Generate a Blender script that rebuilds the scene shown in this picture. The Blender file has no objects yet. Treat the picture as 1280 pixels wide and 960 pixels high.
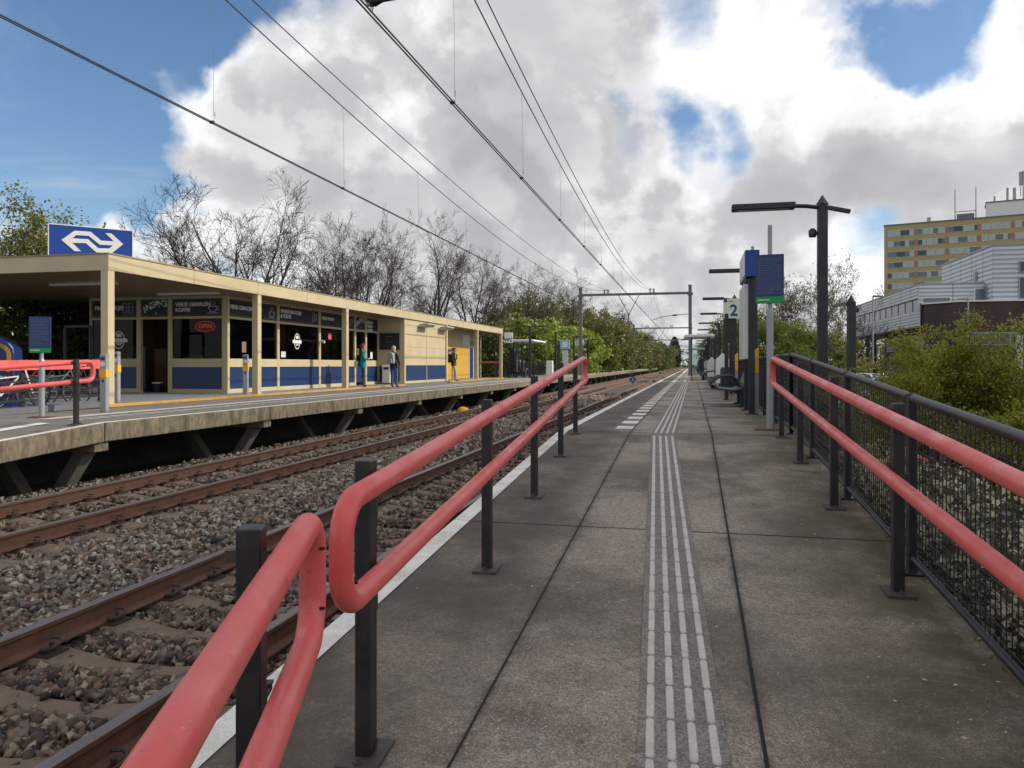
import bpy, bmesh, math, random
import numpy as np
from mathutils import Matrix, Vector, noise
random.seed(7)
RNG = np.random.default_rng(11)
S = bpy.context.scene
C = S.collection
PI = math.pi
R = math.radians
# ------------------------------------------------------------------ view
PSI = R(13.2)
CS, SN = math.cos(PSI), math.sin(PSI)
EYE = 0.94                      # eye height above the level platform
def at(px, d, z=0.0):           # column px of the photo at depth d -> place in the world
    X = (px - 865) * d * CS / 960
    return Vector((X, (d + X * SN) / CS, z))
cam = bpy.data.cameras.new('camera')
cam.lens = 27; cam.sensor_width = 36; cam.clip_end = 6000; cam.clip_start = 0.05
cam.shift_y = -24 / 1280
co = bpy.data.objects.new('camera', cam); C.objects.link(co)
co.location = (0, 0, EYE); co.rotation_euler = (R(90), 0, PSI)
S.camera = co

# ------------------------------------------------------------------ materials
def nodes(m):
    m.use_nodes = True
    nt = m.node_tree
    return nt, nt.nodes, nt.links
MATS = {}
def mat(name, col, rough=.6, metal=0, var=.12, vscale=6, bump=0, bscale=40, spec=.5, coord='Object', stain=None, sscale=1.2, samt=.5, speck=0, fine=None, wrap=None):
    """principled with noise variation, optional second (stain) colour and bump"""
    if name in MATS: return MATS[name]
    m = bpy.data.materials.new(name); MATS[name] = m
    nt, N, L = nodes(m)
    b = N['Principled BSDF']
    b.inputs['Roughness'].default_value = rough; b.inputs['Metallic'].default_value = metal
    b.inputs['Specular IOR Level'].default_value = spec
    tc = N.new('ShaderNodeTexCoord')
    src = tc.outputs[coord]
    if wrap:
        mp = N.new('ShaderNodeMapping'); mp.inputs['Scale'].default_value = wrap
        L.new(src, mp.inputs[0]); src = mp.outputs[0]
    n = N.new('ShaderNodeTexNoise'); n.inputs['Scale'].default_value = vscale; n.inputs['Detail'].default_value = 6; n.inputs['Roughness'].default_value = .62
    L.new(src, n.inputs['Vector'])
    r = N.new('ShaderNodeMapRange'); r.inputs[1].default_value = .25; r.inputs[2].default_value = .75
    r.inputs[3].default_value = 1 - var; r.inputs[4].default_value = 1 + var
    L.new(n.outputs[0], r.inputs[0])
    hv = N.new('ShaderNodeMix'); hv.data_type = 'RGBA'; hv.blend_type = 'MULTIPLY'; hv.inputs[0].default_value = 1
    hv.inputs[6].default_value = (*col, 1)
    L.new(r.outputs[0], hv.inputs[7])
    out = hv.outputs[2]
    if stain is not None:
        n2 = N.new('ShaderNodeTexNoise'); n2.inputs['Scale'].default_value = sscale; n2.inputs['Detail'].default_value = 8; n2.inputs['Roughness'].default_value = .65
        L.new(src, n2.inputs['Vector'])
        r2 = N.new('ShaderNodeMapRange'); r2.inputs[1].default_value = .42; r2.inputs[2].default_value = .68; r2.inputs[3].default_value = 0; r2.inputs[4].default_value = samt
        L.new(n2.outputs[0], r2.inputs[0])
        mx = N.new('ShaderNodeMix'); mx.data_type = 'RGBA'; L.new(r2.outputs[0], mx.inputs[0]); L.new(out, mx.inputs[6]); mx.inputs[7].default_value = (*stain, 1)
        out = mx.outputs[2]
    if speck:
        v = N.new('ShaderNodeTexVoronoi'); v.inputs['Scale'].default_value = 130; L.new(src, v.inputs['Vector'])
        r3 = N.new('ShaderNodeMapRange'); r3.inputs[1].default_value = 0; r3.inputs[2].default_value = 1; r3.inputs[3].default_value = 1 - speck; r3.inputs[4].default_value = 1 + speck
        sp = N.new('ShaderNodeSeparateColor'); L.new(v.outputs['Color'], sp.inputs[0]); L.new(sp.outputs[0], r3.inputs[0])
        mx = N.new('ShaderNodeMix'); mx.data_type = 'RGBA'; mx.blend_type = 'MULTIPLY'; mx.inputs[0].default_value = 1
        L.new(out, mx.inputs[6]); L.new(r3.outputs[0], mx.inputs[7]); out = mx.outputs[2]
    L.new(out, b.inputs['Base Color'])
    if bump:
        n3 = N.new('ShaderNodeTexNoise'); n3.inputs['Scale'].default_value = bscale; n3.inputs['Detail'].default_value = 5
        L.new(src, n3.inputs['Vector'])
        bp = N.new('ShaderNodeBump'); bp.inputs['Strength'].default_value = bump; bp.inputs['Distance'].default_value = .02
        L.new(n3.outputs[0], bp.inputs['Height']); L.new(bp.outputs[0], b.inputs['Normal'])
    return m
def leafmat(name, c1, c2, trans=.35, rough=.5):
    if name in MATS: return MATS[name]
    m = bpy.data.materials.new(name); MATS[name] = m
    nt, N, L = nodes(m); b = N['Principled BSDF']; out = N['Material Output']
    g = N.new('ShaderNodeNewGeometry')
    cr = N.new('ShaderNodeMix'); cr.data_type = 'RGBA'; cr.inputs[6].default_value = (*c1, 1); cr.inputs[7].default_value = (*c2, 1)
    tc = N.new('ShaderNodeTexCoord'); n = N.new('ShaderNodeTexNoise'); n.inputs['Scale'].default_value = .9; n.inputs['Detail'].default_value = 4
    L.new(tc.outputs['Object'], n.inputs['Vector'])
    a = N.new('ShaderNodeMath'); a.operation = 'MULTIPLY_ADD'; a.inputs[1].default_value = .55; L.new(g.outputs['Random Per Island'], a.inputs[0])
    r = N.new('ShaderNodeMapRange'); r.inputs[1].default_value = .35; r.inputs[2].default_value = .65; r.inputs[3].default_value = 0; r.inputs[4].default_value = .5
    L.new(n.outputs[0], r.inputs[0]); L.new(r.outputs[0], a.inputs[2]); L.new(a.outputs[0], cr.inputs[0])
    L.new(cr.outputs[2], b.inputs['Base Color']); b.inputs['Roughness'].default_value = rough
    t = N.new('ShaderNodeBsdfTranslucent'); L.new(cr.outputs[2], t.inputs[0])
    ms = N.new('ShaderNodeMixShader'); ms.inputs[0].default_value = trans
    L.new(b.outputs[0], ms.inputs[1]); L.new(t.outputs[0], ms.inputs[2]); L.new(ms.outputs[0], out.inputs[0])
    return m
def glassmat(name, tint=(.5, .55, .55), thru=.5):
    m = bpy.data.materials.new(name); MATS[name] = m
    nt, N, L = nodes(m); out = N['Material Output']; N.remove(N['Principled BSDF'])
    tr = N.new('ShaderNodeBsdfTransparent'); tr.inputs[0].default_value = (*[thru * c for c in tint], 1)
    gl = N.new('ShaderNodeBsdfGlossy'); gl.inputs['Roughness'].default_value = .03; gl.inputs[0].default_value = (.9, .95, 1, 1)
    fr = N.new('ShaderNodeFresnel'); fr.inputs[0].default_value = 1.2
    ms = N.new('ShaderNodeMixShader'); L.new(fr.outputs[0], ms.inputs[0]); L.new(tr.outputs[0], ms.inputs[1]); L.new(gl.outputs[0], ms.inputs[2])
    L.new(ms.outputs[0], out.inputs[0])
    return m
def emitmat(name, col, s):
    m = bpy.data.materials.new(name); MATS[name] = m
    nt, N, L = nodes(m); b = N['Principled BSDF']; b.inputs['Base Color'].default_value = (*col, 1)
    b.inputs['Emission Color'].default_value = (*col, 1); b.inputs['Emission Strength'].default_value = s
    return m
def randmat(name, cols, rough=.8, bump=.3, world=.5):
    """colour picked per island (stones)"""
    m = bpy.data.materials.new(name); MATS[name] = m
    nt, N, L = nodes(m); b = N['Principled BSDF']; b.inputs['Roughness'].default_value = rough
    g = N.new('ShaderNodeNewGeometry'); cr = N.new('ShaderNodeValToRGB'); e = cr.color_ramp.elements
    cr.color_ramp.interpolation = 'CONSTANT'
    e[1].position = 1 - 1 / len(cols); e[1].color = (*cols[-1], 1); e[0].color = (*cols[0], 1)
    for i, c in enumerate(cols[1:-1]): e.new((i + 1) / len(cols)).color = (*c, 1)
    L.new(g.outputs['Random Per Island'], cr.inputs[0])
    tc = N.new('ShaderNodeTexCoord'); n = N.new('ShaderNodeTexNoise'); n.inputs['Scale'].default_value = 30; L.new(tc.outputs['Object'], n.inputs['Vector'])
    r = N.new('ShaderNodeMapRange'); r.inputs[1].default_value = .3; r.inputs[2].default_value = .7; r.inputs[3].default_value = .75; r.inputs[4].default_value = 1.2; L.new(n.outputs[0], r.inputs[0])
    mx = N.new('ShaderNodeMix'); mx.data_type = 'RGBA'; mx.blend_type = 'MULTIPLY'; mx.inputs[0].default_value = 1
    L.new(cr.outputs[0], mx.inputs[6]); L.new(r.outputs[0], mx.inputs[7]); L.new(mx.outputs[2], b.inputs['Base Color'])
    return m

M = {}
M['red'] = mat('red_coating', (.70, .098, .086), .36, var=.06, vscale=9, bump=.012, bscale=120, stain=(.74, .22, .20), sscale=2.5, samt=.45)
def scuff(m):
    nt, N, L = nodes(m); b = N['Principled BSDF']; src = b.inputs['Base Color'].links[0].from_socket
    tc = N.new('ShaderNodeTexCoord'); out = src
    for sc_, lo, hi, col, amt in ((55, .63, .70, (.34, .045, .05), .45), (16, .62, .74, (.45, .06, .065), .35), (90, .68, .73, (.72, .42, .40), .7)):
        n = N.new('ShaderNodeTexNoise'); n.inputs['Scale'].default_value = sc_; n.inputs['Detail'].default_value = 5; n.inputs['Roughness'].default_value = .6; L.new(tc.outputs['Object'], n.inputs['Vector'])
        r = N.new('ShaderNodeMapRange'); r.inputs[1].default_value = lo; r.inputs[2].default_value = hi; r.inputs[4].default_value = amt; L.new(n.outputs[0], r.inputs[0])
        x = N.new('ShaderNodeMix'); x.data_type = 'RGBA'; L.new(r.outputs[0], x.inputs[0]); L.new(out, x.inputs[6]); x.inputs[7].default_value = (*col, 1); out = x.outputs[2]
    L.new(out, b.inputs['Base Color'])
    n = N.new('ShaderNodeTexNoise'); n.inputs['Scale'].default_value = 7; n.inputs['Detail'].default_value = 6; L.new(tc.outputs['Object'], n.inputs['Vector'])
    r = N.new('ShaderNodeMapRange'); r.inputs[1].default_value = .3; r.inputs[2].default_value = .7; r.inputs[3].default_value = .26; r.inputs[4].default_value = .55; L.new(n.outputs[0], r.inputs[0]); L.new(r.outputs[0], b.inputs['Roughness'])
scuff(M['red'])
M['black'] = mat('anthracite_paint', (.013, .015, .020), .45, var=.25, vscale=14, bump=.03, bscale=90, stain=(.05, .045, .042), sscale=4, samt=.5)
M['black_post'] = mat('anthracite_post_paint', (.014, .013, .014), .48, var=.3, vscale=20, stain=(.055, .04, .033), sscale=5, samt=.55)
M['plate'] = mat('dirty_steel_plate', (.06, .055, .05), .6, metal=.2, stain=(.12, .07, .045), sscale=12, samt=.7)
M['galv'] = mat('galvanised_steel', (.34, .35, .35), .5, metal=.35, var=.12, vscale=10)
M['galv_dark'] = mat('mast_grey_paint', (.15, .15, .165), .5, metal=.2, var=.15, vscale=4)
M['white'] = mat('white_paint', (.78, .77, .73), .5, var=.08, stain=(.45, .43, .38), sscale=3, samt=.35)
M['cream'] = mat('cream_panel_paint', (.52, .43, .265), .5, var=.06, vscale=1.5, stain=(.40, .325, .19), sscale=.9, samt=.45)
M['cream_dark'] = mat('panel_joint_dark_cream', (.30, .22, .11), .7)  # darker cream tone for panel joints and roof trim
M['blue'] = mat('blue_panel_paint', (.006, .029, .105), .42, var=.12, vscale=3, stain=(.014, .04, .11), sscale=2, samt=.4)
M['navy'] = mat('navy_sign_face', (.014, .03, .12), .35, var=.06)
M['signblue'] = mat('bright_blue_sign_face', (.004, .045, .27), .35, var=.05)
M['green'] = mat('green_sign_band', (.004, .28, .055), .4, var=.05)
M['slate'] = mat('blackboard_sign', (.018, .022, .035), .55, var=.2, vscale=12)
M['chalk'] = mat('chalk_white_print', (.72, .70, .66), .7)
M['yellow'] = mat('yellow_door_paint', (.56, .325, .04), .5, var=.06)
M['orange'] = mat('worn_orange_kerb_paint', (.52, .27, .055), .7, var=.2, vscale=5, stain=(.30, .20, .11), sscale=4, samt=.7, bump=.1)
M['amber'] = mat('amber_band', (.82, .42, .03), .4)
M['floor'] = mat('blue_grey_tiles', (.22, .24, .27), .6, var=.12, vscale=3)
M['soffit'] = mat('brown_slatted_soffit', (.20, .125, .075), .3, var=.15, vscale=2)
M['interior'] = mat('brown_shop_interior', (.20, .15, .105), .8, var=.2, vscale=1)
M['roofing'] = mat('grey_roof_felt', (.16, .16, .15), .9, var=.2)
M['glass'] = glassmat('dark_window_glass', (.55, .55, .52), .75)
M['clear'] = glassmat('clear_pane_glass', (.95, 1, .98), .92)
M['ad'] = mat('pale_poster_print', (.55, .57, .56), .4, var=.15, vscale=4)
M['pl_white'] = mat('pale_yellow_sign_face', (.72, .72, .55), .4, var=.04)
M['seat'] = mat('dark_bench_slats', (.03, .034, .042), .4, var=.15)
M['alu'] = mat('bare_aluminium', (.55, .56, .57), .35, metal=.8)
M['neon'] = emitmat('red_neon_tube', (1, .05, .04), 1.1)
M['poster_green'] = mat('green_poster_print', (.02, .20, .07), .5, var=.4, vscale=9)
M['lamp_glass'] = mat('unlit_lamp_lens', (.45, .45, .42), .3)
M['ochre'] = mat('ochre_facade_panels', (.40, .315, .15), .6, var=.06, vscale=.3)
M['salmon'] = mat('salmon_red_panels', (.38, .165, .15), .6)
M['clad'] = mat('grey_metal_cladding', (.62, .635, .66), .45, metal=.1, var=.06, vscale=.5)
M['cladrib'] = mat('darker_cladding_groove', (.42, .435, .455), .5, metal=.1)
M['brickdark'] = None
M['tint'] = mat('tinted_curtain_panes', (.20, .23, .25), .15, var=.5, vscale=.35)
M['paneA'] = mat('grey_window_pane', (.13, .16, .18), .12)
M['paneB'] = mat('pale_curtained_pane', (.40, .43, .42), .25)
M['paneC'] = mat('dark_window_pane', (.05, .065, .075), .1)
M['skin'] = mat('skin', (.45, .25, .17), .55, var=.05)
M['teal'] = mat('teal_coat_cloth', (.0, .20, .22), .8, var=.15, vscale=12)
M['navycloth'] = mat('navy_jacket_cloth', (.012, .016, .03), .8, var=.2, vscale=14)
M['blackcloth'] = mat('black_jacket_cloth', (.010, .010, .012), .8, var=.2, vscale=14)
M['jeans'] = mat('blue_denim', (.05, .10, .22), .85, var=.25, vscale=20)
M['darktrousers'] = mat('dark_trouser_cloth', (.03, .045, .06), .85, var=.2)
M['greytrousers'] = mat('pale_grey_trouser_cloth', (.38, .36, .33), .85, var=.12)
M['shoe'] = mat('black_shoe_leather', (.012, .012, .012), .5)
M['hair_red'] = mat('reddish_hair', (.16, .05, .02), .6, var=.3, vscale=40)
M['hair_blond'] = mat('grey_blond_hair', (.42, .33, .21), .6, var=.25, vscale=40)
M['hair_dark'] = mat('dark_hair', (.015, .011, .009), .55)
M['bag_grey'] = mat('grey_backpack_cloth', (.30, .30, .31), .8, var=.15)
M['bag_pale'] = mat('pale_shoulder_bag_cloth', (.45, .45, .42), .8)
M['bark'] = mat('tree_bark', (.052, .043, .034), .9, var=.35, vscale=8, bump=.5, bscale=25, stain=(.085, .085, .05), sscale=2, samt=.6)
M['twig'] = mat('bare_twigs', (.030, .024, .019), .9, var=.25, vscale=1)
M['twig_light'] = mat('pale_brown_twigs', (.060, .048, .037), .9, var=.25, vscale=1)
M['leaf_spring'] = leafmat('spring_green_leaves', (.10, .145, .018), (.25, .30, .04))
M['leaf_bright'] = leafmat('bright_lime_leaves', (.17, .235, .02), (.36, .42, .055))
M['leaf_mid'] = leafmat('mid_green_leaves', (.05, .075, .015), (.13, .16, .03))
M['leaf_olive'] = leafmat('olive_budding_leaves', (.105, .115, .026), (.25, .24, .06))
M['leaf_bush'] = leafmat('yellow_green_shrub_leaves', (.13, .15, .012), (.42, .42, .045), .4)
M['leaf_dark'] = leafmat('dark_conifer_needles', (.008, .018, .010), (.022, .04, .02), .1)
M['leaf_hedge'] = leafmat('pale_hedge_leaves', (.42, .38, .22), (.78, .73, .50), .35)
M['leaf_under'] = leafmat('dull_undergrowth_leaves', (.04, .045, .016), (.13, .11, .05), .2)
M['rust'] = mat('rusty_rail_steel', (.165, .078, .047), .78, metal=.05, var=.3, vscale=8, stain=(.11, .056, .036), sscale=5, samt=.6, bump=.12, bscale=60)
M['clip'] = mat('dark_rusty_clip', (.055, .034, .026), .7, var=.3, vscale=20)
M['railtop'] = mat('worn_rail_head', (.20, .17, .155), .42, metal=.65, var=.2, vscale=10, wrap=(6, .3, 6))
M['sleeper'] = mat('brown_stained_concrete_sleeper', (.205, .142, .094), .9, var=.25, vscale=9, stain=(.105, .07, .048), sscale=4, samt=.6, bump=.35, bscale=45)
M['slab'] = mat('weathered_slab_concrete', (.25, .205, .135), .9, var=.45, vscale=11, stain=(.06, .052, .03), sscale=3.4, samt=.85, bump=.5, bscale=34, wrap=(1, 1.5, .6))
M['pier'] = mat('grey_concrete_leg', (.15, .142, .125), .9, var=.2, vscale=4, stain=(.14, .13, .10), sscale=3, samt=.6)
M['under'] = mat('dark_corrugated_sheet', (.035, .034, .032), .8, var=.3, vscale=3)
M['ballastbed'] = mat('ballast_bed', (.10, .08, .06), .95, var=.7, vscale=30, bump=1, bscale=26, stain=(.025, .019, .014), sscale=18, samt=.8)
M['grass'] = mat('rough_grass_ground', (.05, .075, .018), .95, var=.4, vscale=3, stain=(.075, .065, .03), sscale=.4, samt=.6)
M['soil'] = mat('dark_leaf_litter', (.035, .028, .018), .95, var=.4, vscale=9, bump=.6, bscale=30)
M['asphalt'] = mat('car_park_asphalt', (.06, .06, .062), .9, var=.15, vscale=5)
M['carwhite'] = mat('white_car_paint', (.70, .71, .72), .25, var=.02)
M['carsilver'] = mat('silver_car_paint', (.36, .38, .40), .3, metal=.5, var=.02)
M['carred'] = mat('dark_red_car_paint', (.16, .012, .015), .25, var=.02)
M['carblue'] = mat('dark_blue_car_paint', (.015, .03, .08), .25, var=.02)
M['tyre'] = mat('black_rubber', (.012, .012, .012), .8)
M['shedroof'] = mat('pale_grey_shed_roof', (.52, .54, .55), .45, var=.15, vscale=1.2)
M['insul'] = mat('brown_insulator', (.06, .03, .025), .3)
M['bikeyellow'] = mat('yellow_plastic', (.75, .42, .03), .45)
M['bird_black'] = mat('black_feathers', (.012, .013, .018), .5)
M['bird_white'] = mat('white_feathers', (.62, .60, .55), .8)

def brickmat():
    m = bpy.data.materials.new('dark_brown_brick'); nt, N, L = nodes(m); b = N['Principled BSDF']; b.inputs['Roughness'].default_value = .85
    tc = N.new('ShaderNodeTexCoord'); g = N.new('ShaderNodeNewGeometry')
    sp = N.new('ShaderNodeSeparateXYZ'); L.new(tc.outputs['Object'], sp.inputs[0])
    ad = N.new('ShaderNodeMath'); L.new(sp.outputs[0], ad.inputs[0]); L.new(sp.outputs[1], ad.inputs[1])
    cb = N.new('ShaderNodeCombineXYZ'); L.new(ad.outputs[0], cb.inputs[0]); L.new(sp.outputs[2], cb.inputs[1])
    br = N.new('ShaderNodeTexBrick'); br.inputs['Scale'].default_value = 1; br.inputs['Brick Width'].default_value = .22; br.inputs['Row Height'].default_value = .065; br.inputs['Mortar Size'].default_value = .008
    br.inputs['Color1'].default_value = (.115, .056, .046, 1); br.inputs['Color2'].default_value = (.065, .035, .032, 1); br.inputs['Mortar'].default_value = (.05, .045, .045, 1)
    L.new(cb.outputs[0], br.inputs['Vector'])
    n = N.new('ShaderNodeTexNoise'); n.inputs['Scale'].default_value = .6; n.inputs['Detail'].default_value = 6; L.new(tc.outputs['Object'], n.inputs['Vector'])
    r = N.new('ShaderNodeMapRange'); r.inputs[1].default_value = .3; r.inputs[2].default_value = .7; r.inputs[3].default_value = .75; r.inputs[4].default_value = 1.3; L.new(n.outputs[0], r.inputs[0])
    mx = N.new('ShaderNodeMix'); mx.data_type = 'RGBA'; mx.blend_type = 'MULTIPLY'; mx.inputs[0].default_value = 1; L.new(br.outputs[0], mx.inputs[6]); L.new(r.outputs[0], mx.inputs[7])
    L.new(mx.outputs[2], b.inputs['Base Color']); return m
M['brick'] = brickmat()

def platmat():
    """old exposed-aggregate concrete: fine speckle, damp dark patches, moss creeping in along the outer edge"""
    m = bpy.data.materials.new('platform_concrete'); nt, N, L = nodes(m); b = N['Principled BSDF']; b.inputs['Roughness'].default_value = .82
    b.inputs['Specular IOR Level'].default_value = .35
    g = N.new('ShaderNodeTexCoord'); src = g.outputs['Object']
    def noise(s, d=6, ro=.6):
        n = N.new('ShaderNodeTexNoise'); n.inputs['Scale'].default_value = s; n.inputs['Detail'].default_value = d; n.inputs['Roughness'].default_value = ro; L.new(src, n.inputs['Vector']); return n.outputs[0]
    def rng(x, a, bb, c, d):
        r = N.new('ShaderNodeMapRange'); r.interpolation_type = 'SMOOTHSTEP'; r.inputs[1].default_value = a; r.inputs[2].default_value = bb; r.inputs[3].default_value = c; r.inputs[4].default_value = d; L.new(x, r.inputs[0]); return r.outputs[0]
    def mix(f, a, bb, bt='MIX'):
        x = N.new('ShaderNodeMix'); x.data_type = 'RGBA'; x.blend_type = bt
        for sck, v in ((0, f), (6, a), (7, bb)):
            if isinstance(v, (int, float)): x.inputs[sck].default_value = v
            elif isinstance(v, tuple): x.inputs[sck].default_value = (*v, 1)
            else: L.new(v, x.inputs[sck])
        return x.outputs[2]
    def mul(a, bb):
        x = N.new('ShaderNodeMath'); x.operation = 'MULTIPLY'; L.new(a, x.inputs[0]); L.new(bb, x.inputs[1]); return x.outputs[0]
    c = mix(rng(noise(.9, 8, .65), .4, .64, 0, 1), (.345, .280, .212), (.172, .134, .098))
    c = mix(rng(noise(3.2, 8, .7), .45, .7, 0, .7), c, (.36, .315, .265))
    vo = N.new('ShaderNodeTexVoronoi'); vo.inputs['Scale'].default_value = 175; L.new(src, vo.inputs['Vector'])
    sp = N.new('ShaderNodeSeparateColor'); L.new(vo.outputs['Color'], sp.inputs[0])
    c = mix(1.0, c, rng(sp.outputs[0], 0, 1, .62, 1.38), 'MULTIPLY')
    c = mix(rng(sp.outputs[1], .96, .985, 0, .8), c, (.62, .57, .50))
    c = mix(1.0, c, rng(noise(34, 4, .7), .3, .7, .80, 1.2), 'MULTIPLY')
    gum = N.new('ShaderNodeTexVoronoi'); gum.inputs['Scale'].default_value = 2.6; L.new(src, gum.inputs['Vector'])
    c = mix(rng(gum.outputs['Distance'], .022, .05, .6, 0), c, (.05, .044, .038))
    gum2 = N.new('ShaderNodeTexVoronoi'); gum2.inputs['Scale'].default_value = 4.3; L.new(src, gum2.inputs['Vector'])
    c = mix(rng(gum2.outputs['Distance'], .012, .03, .75, 0), c, (.42, .39, .34))
    c = mix(rng(noise(.45, 5, .6), .42, .62, 0, .5), c, (.12, .096, .075))
    xyz = N.new('ShaderNodeSeparateXYZ'); L.new(src, xyz.inputs[0])
    for jx in (-.84, .257):
        sb = N.new('ShaderNodeMath'); sb.operation = 'SUBTRACT'; L.new(xyz.outputs[0], sb.inputs[0]); sb.inputs[1].default_value = jx
        ab = N.new('ShaderNodeMath'); ab.operation = 'ABSOLUTE'; L.new(sb.outputs[0], ab.inputs[0])
        c = mix(mul(rng(ab.outputs[0], .006, .05, 1, 0), rng(noise(7, 6, .7), .38, .66, .05, .7)), c, (.075, .058, .042))
    edge = rng(xyz.outputs[0], .20, 1.25, 0, 1)
    c = mix(mul(edge, rng(noise(2.2, 8, .7), .34, .6, .35, .95)), c, (.098, .080, .040))
    edge2 = rng(xyz.outputs[0], -.70, -1.25, 0, 1)
    c = mix(mul(edge2, rng(noise(1.6, 8, .7), .34, .62, .45, .95)), c, (.095, .073, .055))
    L.new(c, b.inputs['Base Color'])
    bp = N.new('ShaderNodeBump'); bp.inputs['Strength'].default_value = .8; bp.inputs['Distance'].default_value = .008
    L.new(noise(140, 4), bp.inputs['Height']); L.new(bp.outputs[0], b.inputs['Normal'])
    return m
M['plat'] = platmat()
M['platfar'] = mat('pale_platform_paving', (.19, .18, .16), .85, var=.18, vscale=2.5, stain=(.13, .12, .105), sscale=.7, samt=.6, speck=.2)
M['joint'] = mat('open_joint', (.014, .013, .011), .95)
M['line'] = mat('worn_white_line', (.82, .78, .70), .75, var=.10, vscale=7, stain=(.36, .33, .27), sscale=2.6, samt=.6, speck=.12, bump=.1)
M['rib'] = mat('pale_tactile_rib', (.60, .535, .465), .7, var=.12, vscale=9, stain=(.44, .385, .325), sscale=3, samt=.6, speck=.1)
M['ribbed_base'] = mat('tactile_base_strip', (.225, .193, .160), .85, var=.25, vscale=9, stain=(.14,.115,.092), sscale=2, samt=.6, speck=.45)

# ------------------------------------------------------------------ mesh helpers
class MB:
    def __init__(s): s.v = []; s.f = []; s.mi = []; s.M = Matrix(); s.cur = 0
    def add(s, vs, fs):
        o = len(s.v); s.v += [s.M @ Vector(p) for p in vs]
        s.f += [tuple(i + o for i in f) for f in fs]; s.mi += [s.cur] * len(fs); return s
    def box(s, x0, x1, y0, y1, z0, z1):
        return s.add([(x0,y0,z0),(x1,y0,z0),(x1,y1,z0),(x0,y1,z0),(x0,y0,z1),(x1,y0,z1),(x1,y1,z1),(x0,y1,z1)],
                     [(0,3,2,1),(4,5,6,7),(0,1,5,4),(1,2,6,5),(2,3,7,6),(3,0,4,7)])
    def cbox(s, c, sz): 
        return s.box(c[0]-sz[0]/2, c[0]+sz[0]/2, c[1]-sz[1]/2, c[1]+sz[1]/2, c[2]-sz[2]/2, c[2]+sz[2]/2)
    def cbar(s, p, q, w, h):     # rectangular bar p->q
        p, q = Vector(p), Vector(q); d = (q - p).normalized()
        up = Vector((0,0,1)) if abs(d.z) < .95 else Vector((0,1,0))
        sx = d.cross(up).normalized() * w / 2; sz = sx.cross(d).normalized() * h / 2
        return s.add([p-sx-sz, p+sx-sz, p+sx+sz, p-sx+sz, q-sx-sz, q+sx-sz, q+sx+sz, q-sx+sz],
                     [(0,1,2,3),(4,7,6,5),(0,4,5,1),(1,5,6,2),(2,6,7,3),(3,7,4,0)])
    def tube(s, pts, r, n=12, cap=True, closed=False):
        pts = [Vector(p) for p in pts]; k = len(pts); rr = r if isinstance(r, (list, tuple)) else [r] * k
        rings = []; ref = None
        for i, p in enumerate(pts):
            a = pts[i-1] if (i or closed) else p; b = pts[(i+1) % k] if (i < k-1 or closed) else p
            t = (b - a).normalized()
            if ref is None:
                ref = Vector((0,0,1)) if abs(t.z) < .9 else Vector((1,0,0))
            u = (ref - t * ref.dot(t))
            if u.length < 1e-6: u = t.orthogonal()
            u.normalize(); w = t.cross(u); ref = u
            rings.append([p + (u * math.cos(2*PI*j/n) + w * math.sin(2*PI*j/n)) * rr[i] for j in range(n)])
        vs = [q for g in rings for q in g]; fs = []
        for i in range(k if closed else k - 1):
            for j in range(n):
                a = i*n + j; b = i*n + (j+1) % n; i2 = (i+1) % k
                fs.append((a, b, i2*n + (j+1) % n, i2*n + j))
        if cap and not closed: fs += [tuple(range(n))[::-1], tuple(range((k-1)*n, k*n))]
        return s.add(vs, fs)
    def cyl(s, p, q, r0, r1=None, n=14): return s.tube([p, q], [r0, r0 if r1 is None else r1], n)
    def prism(s, poly, axis, a, b):   # polygon in the plane normal to axis
        def P(u, v, w): return {'x': (w,u,v), 'y': (u,w,v), 'z': (u,v,w)}[axis]
        n = len(poly); vs = [P(u,v,a) for u,v in poly] + [P(u,v,b) for u,v in poly]
        return s.add(vs, [tuple(range(n)), tuple(range(n,2*n))[::-1]] + [(i,(i+1)%n,(i+1)%n+n,i+n) for i in range(n)])
    def lathe(s, prof, c=(0,0,0), n=16):
        vs = []; fs = []
        for r, z in prof: vs += [(c[0]+r*math.cos(2*PI*j/n), c[1]+r*math.sin(2*PI*j/n), c[2]+z) for j in range(n)]
        for i in range(len(prof)-1):
            for j in range(n): fs.append((i*n+j, i*n+(j+1)%n, (i+1)*n+(j+1)%n, (i+1)*n+j))
        fs += [tuple(range(n))[::-1], tuple(range((len(prof)-1)*n, len(prof)*n))]
        return s.add(vs, fs)
    def build(s, name, m=None, parent=None, bevel=0, smooth=False, seg=1, loc=None):
        me = bpy.data.meshes.new(name); me.from_pydata([tuple(p) for p in s.v], [], s.f)
        ms = m if isinstance(m, (list, tuple)) else [m]
        for x in ms: me.materials.append(x)
        for p, i in zip(me.polygons, s.mi): p.material_index = i
        bm = bmesh.new(); bm.from_mesh(me); bmesh.ops.recalc_face_normals(bm, faces=bm.faces)
        if bevel: bmesh.ops.bevel(bm, geom=bm.edges[:], offset=bevel, segments=seg, affect='EDGES', profile=.6, clamp_overlap=True)
        bm.to_mesh(me); bm.free()
        if smooth:
            me.polygons.foreach_set('use_smooth', [True] * len(me.polygons))
            me.set_sharp_from_angle(angle=R(38))
        o = bpy.data.objects.new(name, me); C.objects.link(o)
        if parent: o.parent = parent
        if loc is not None: o.location = loc
        return o
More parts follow.
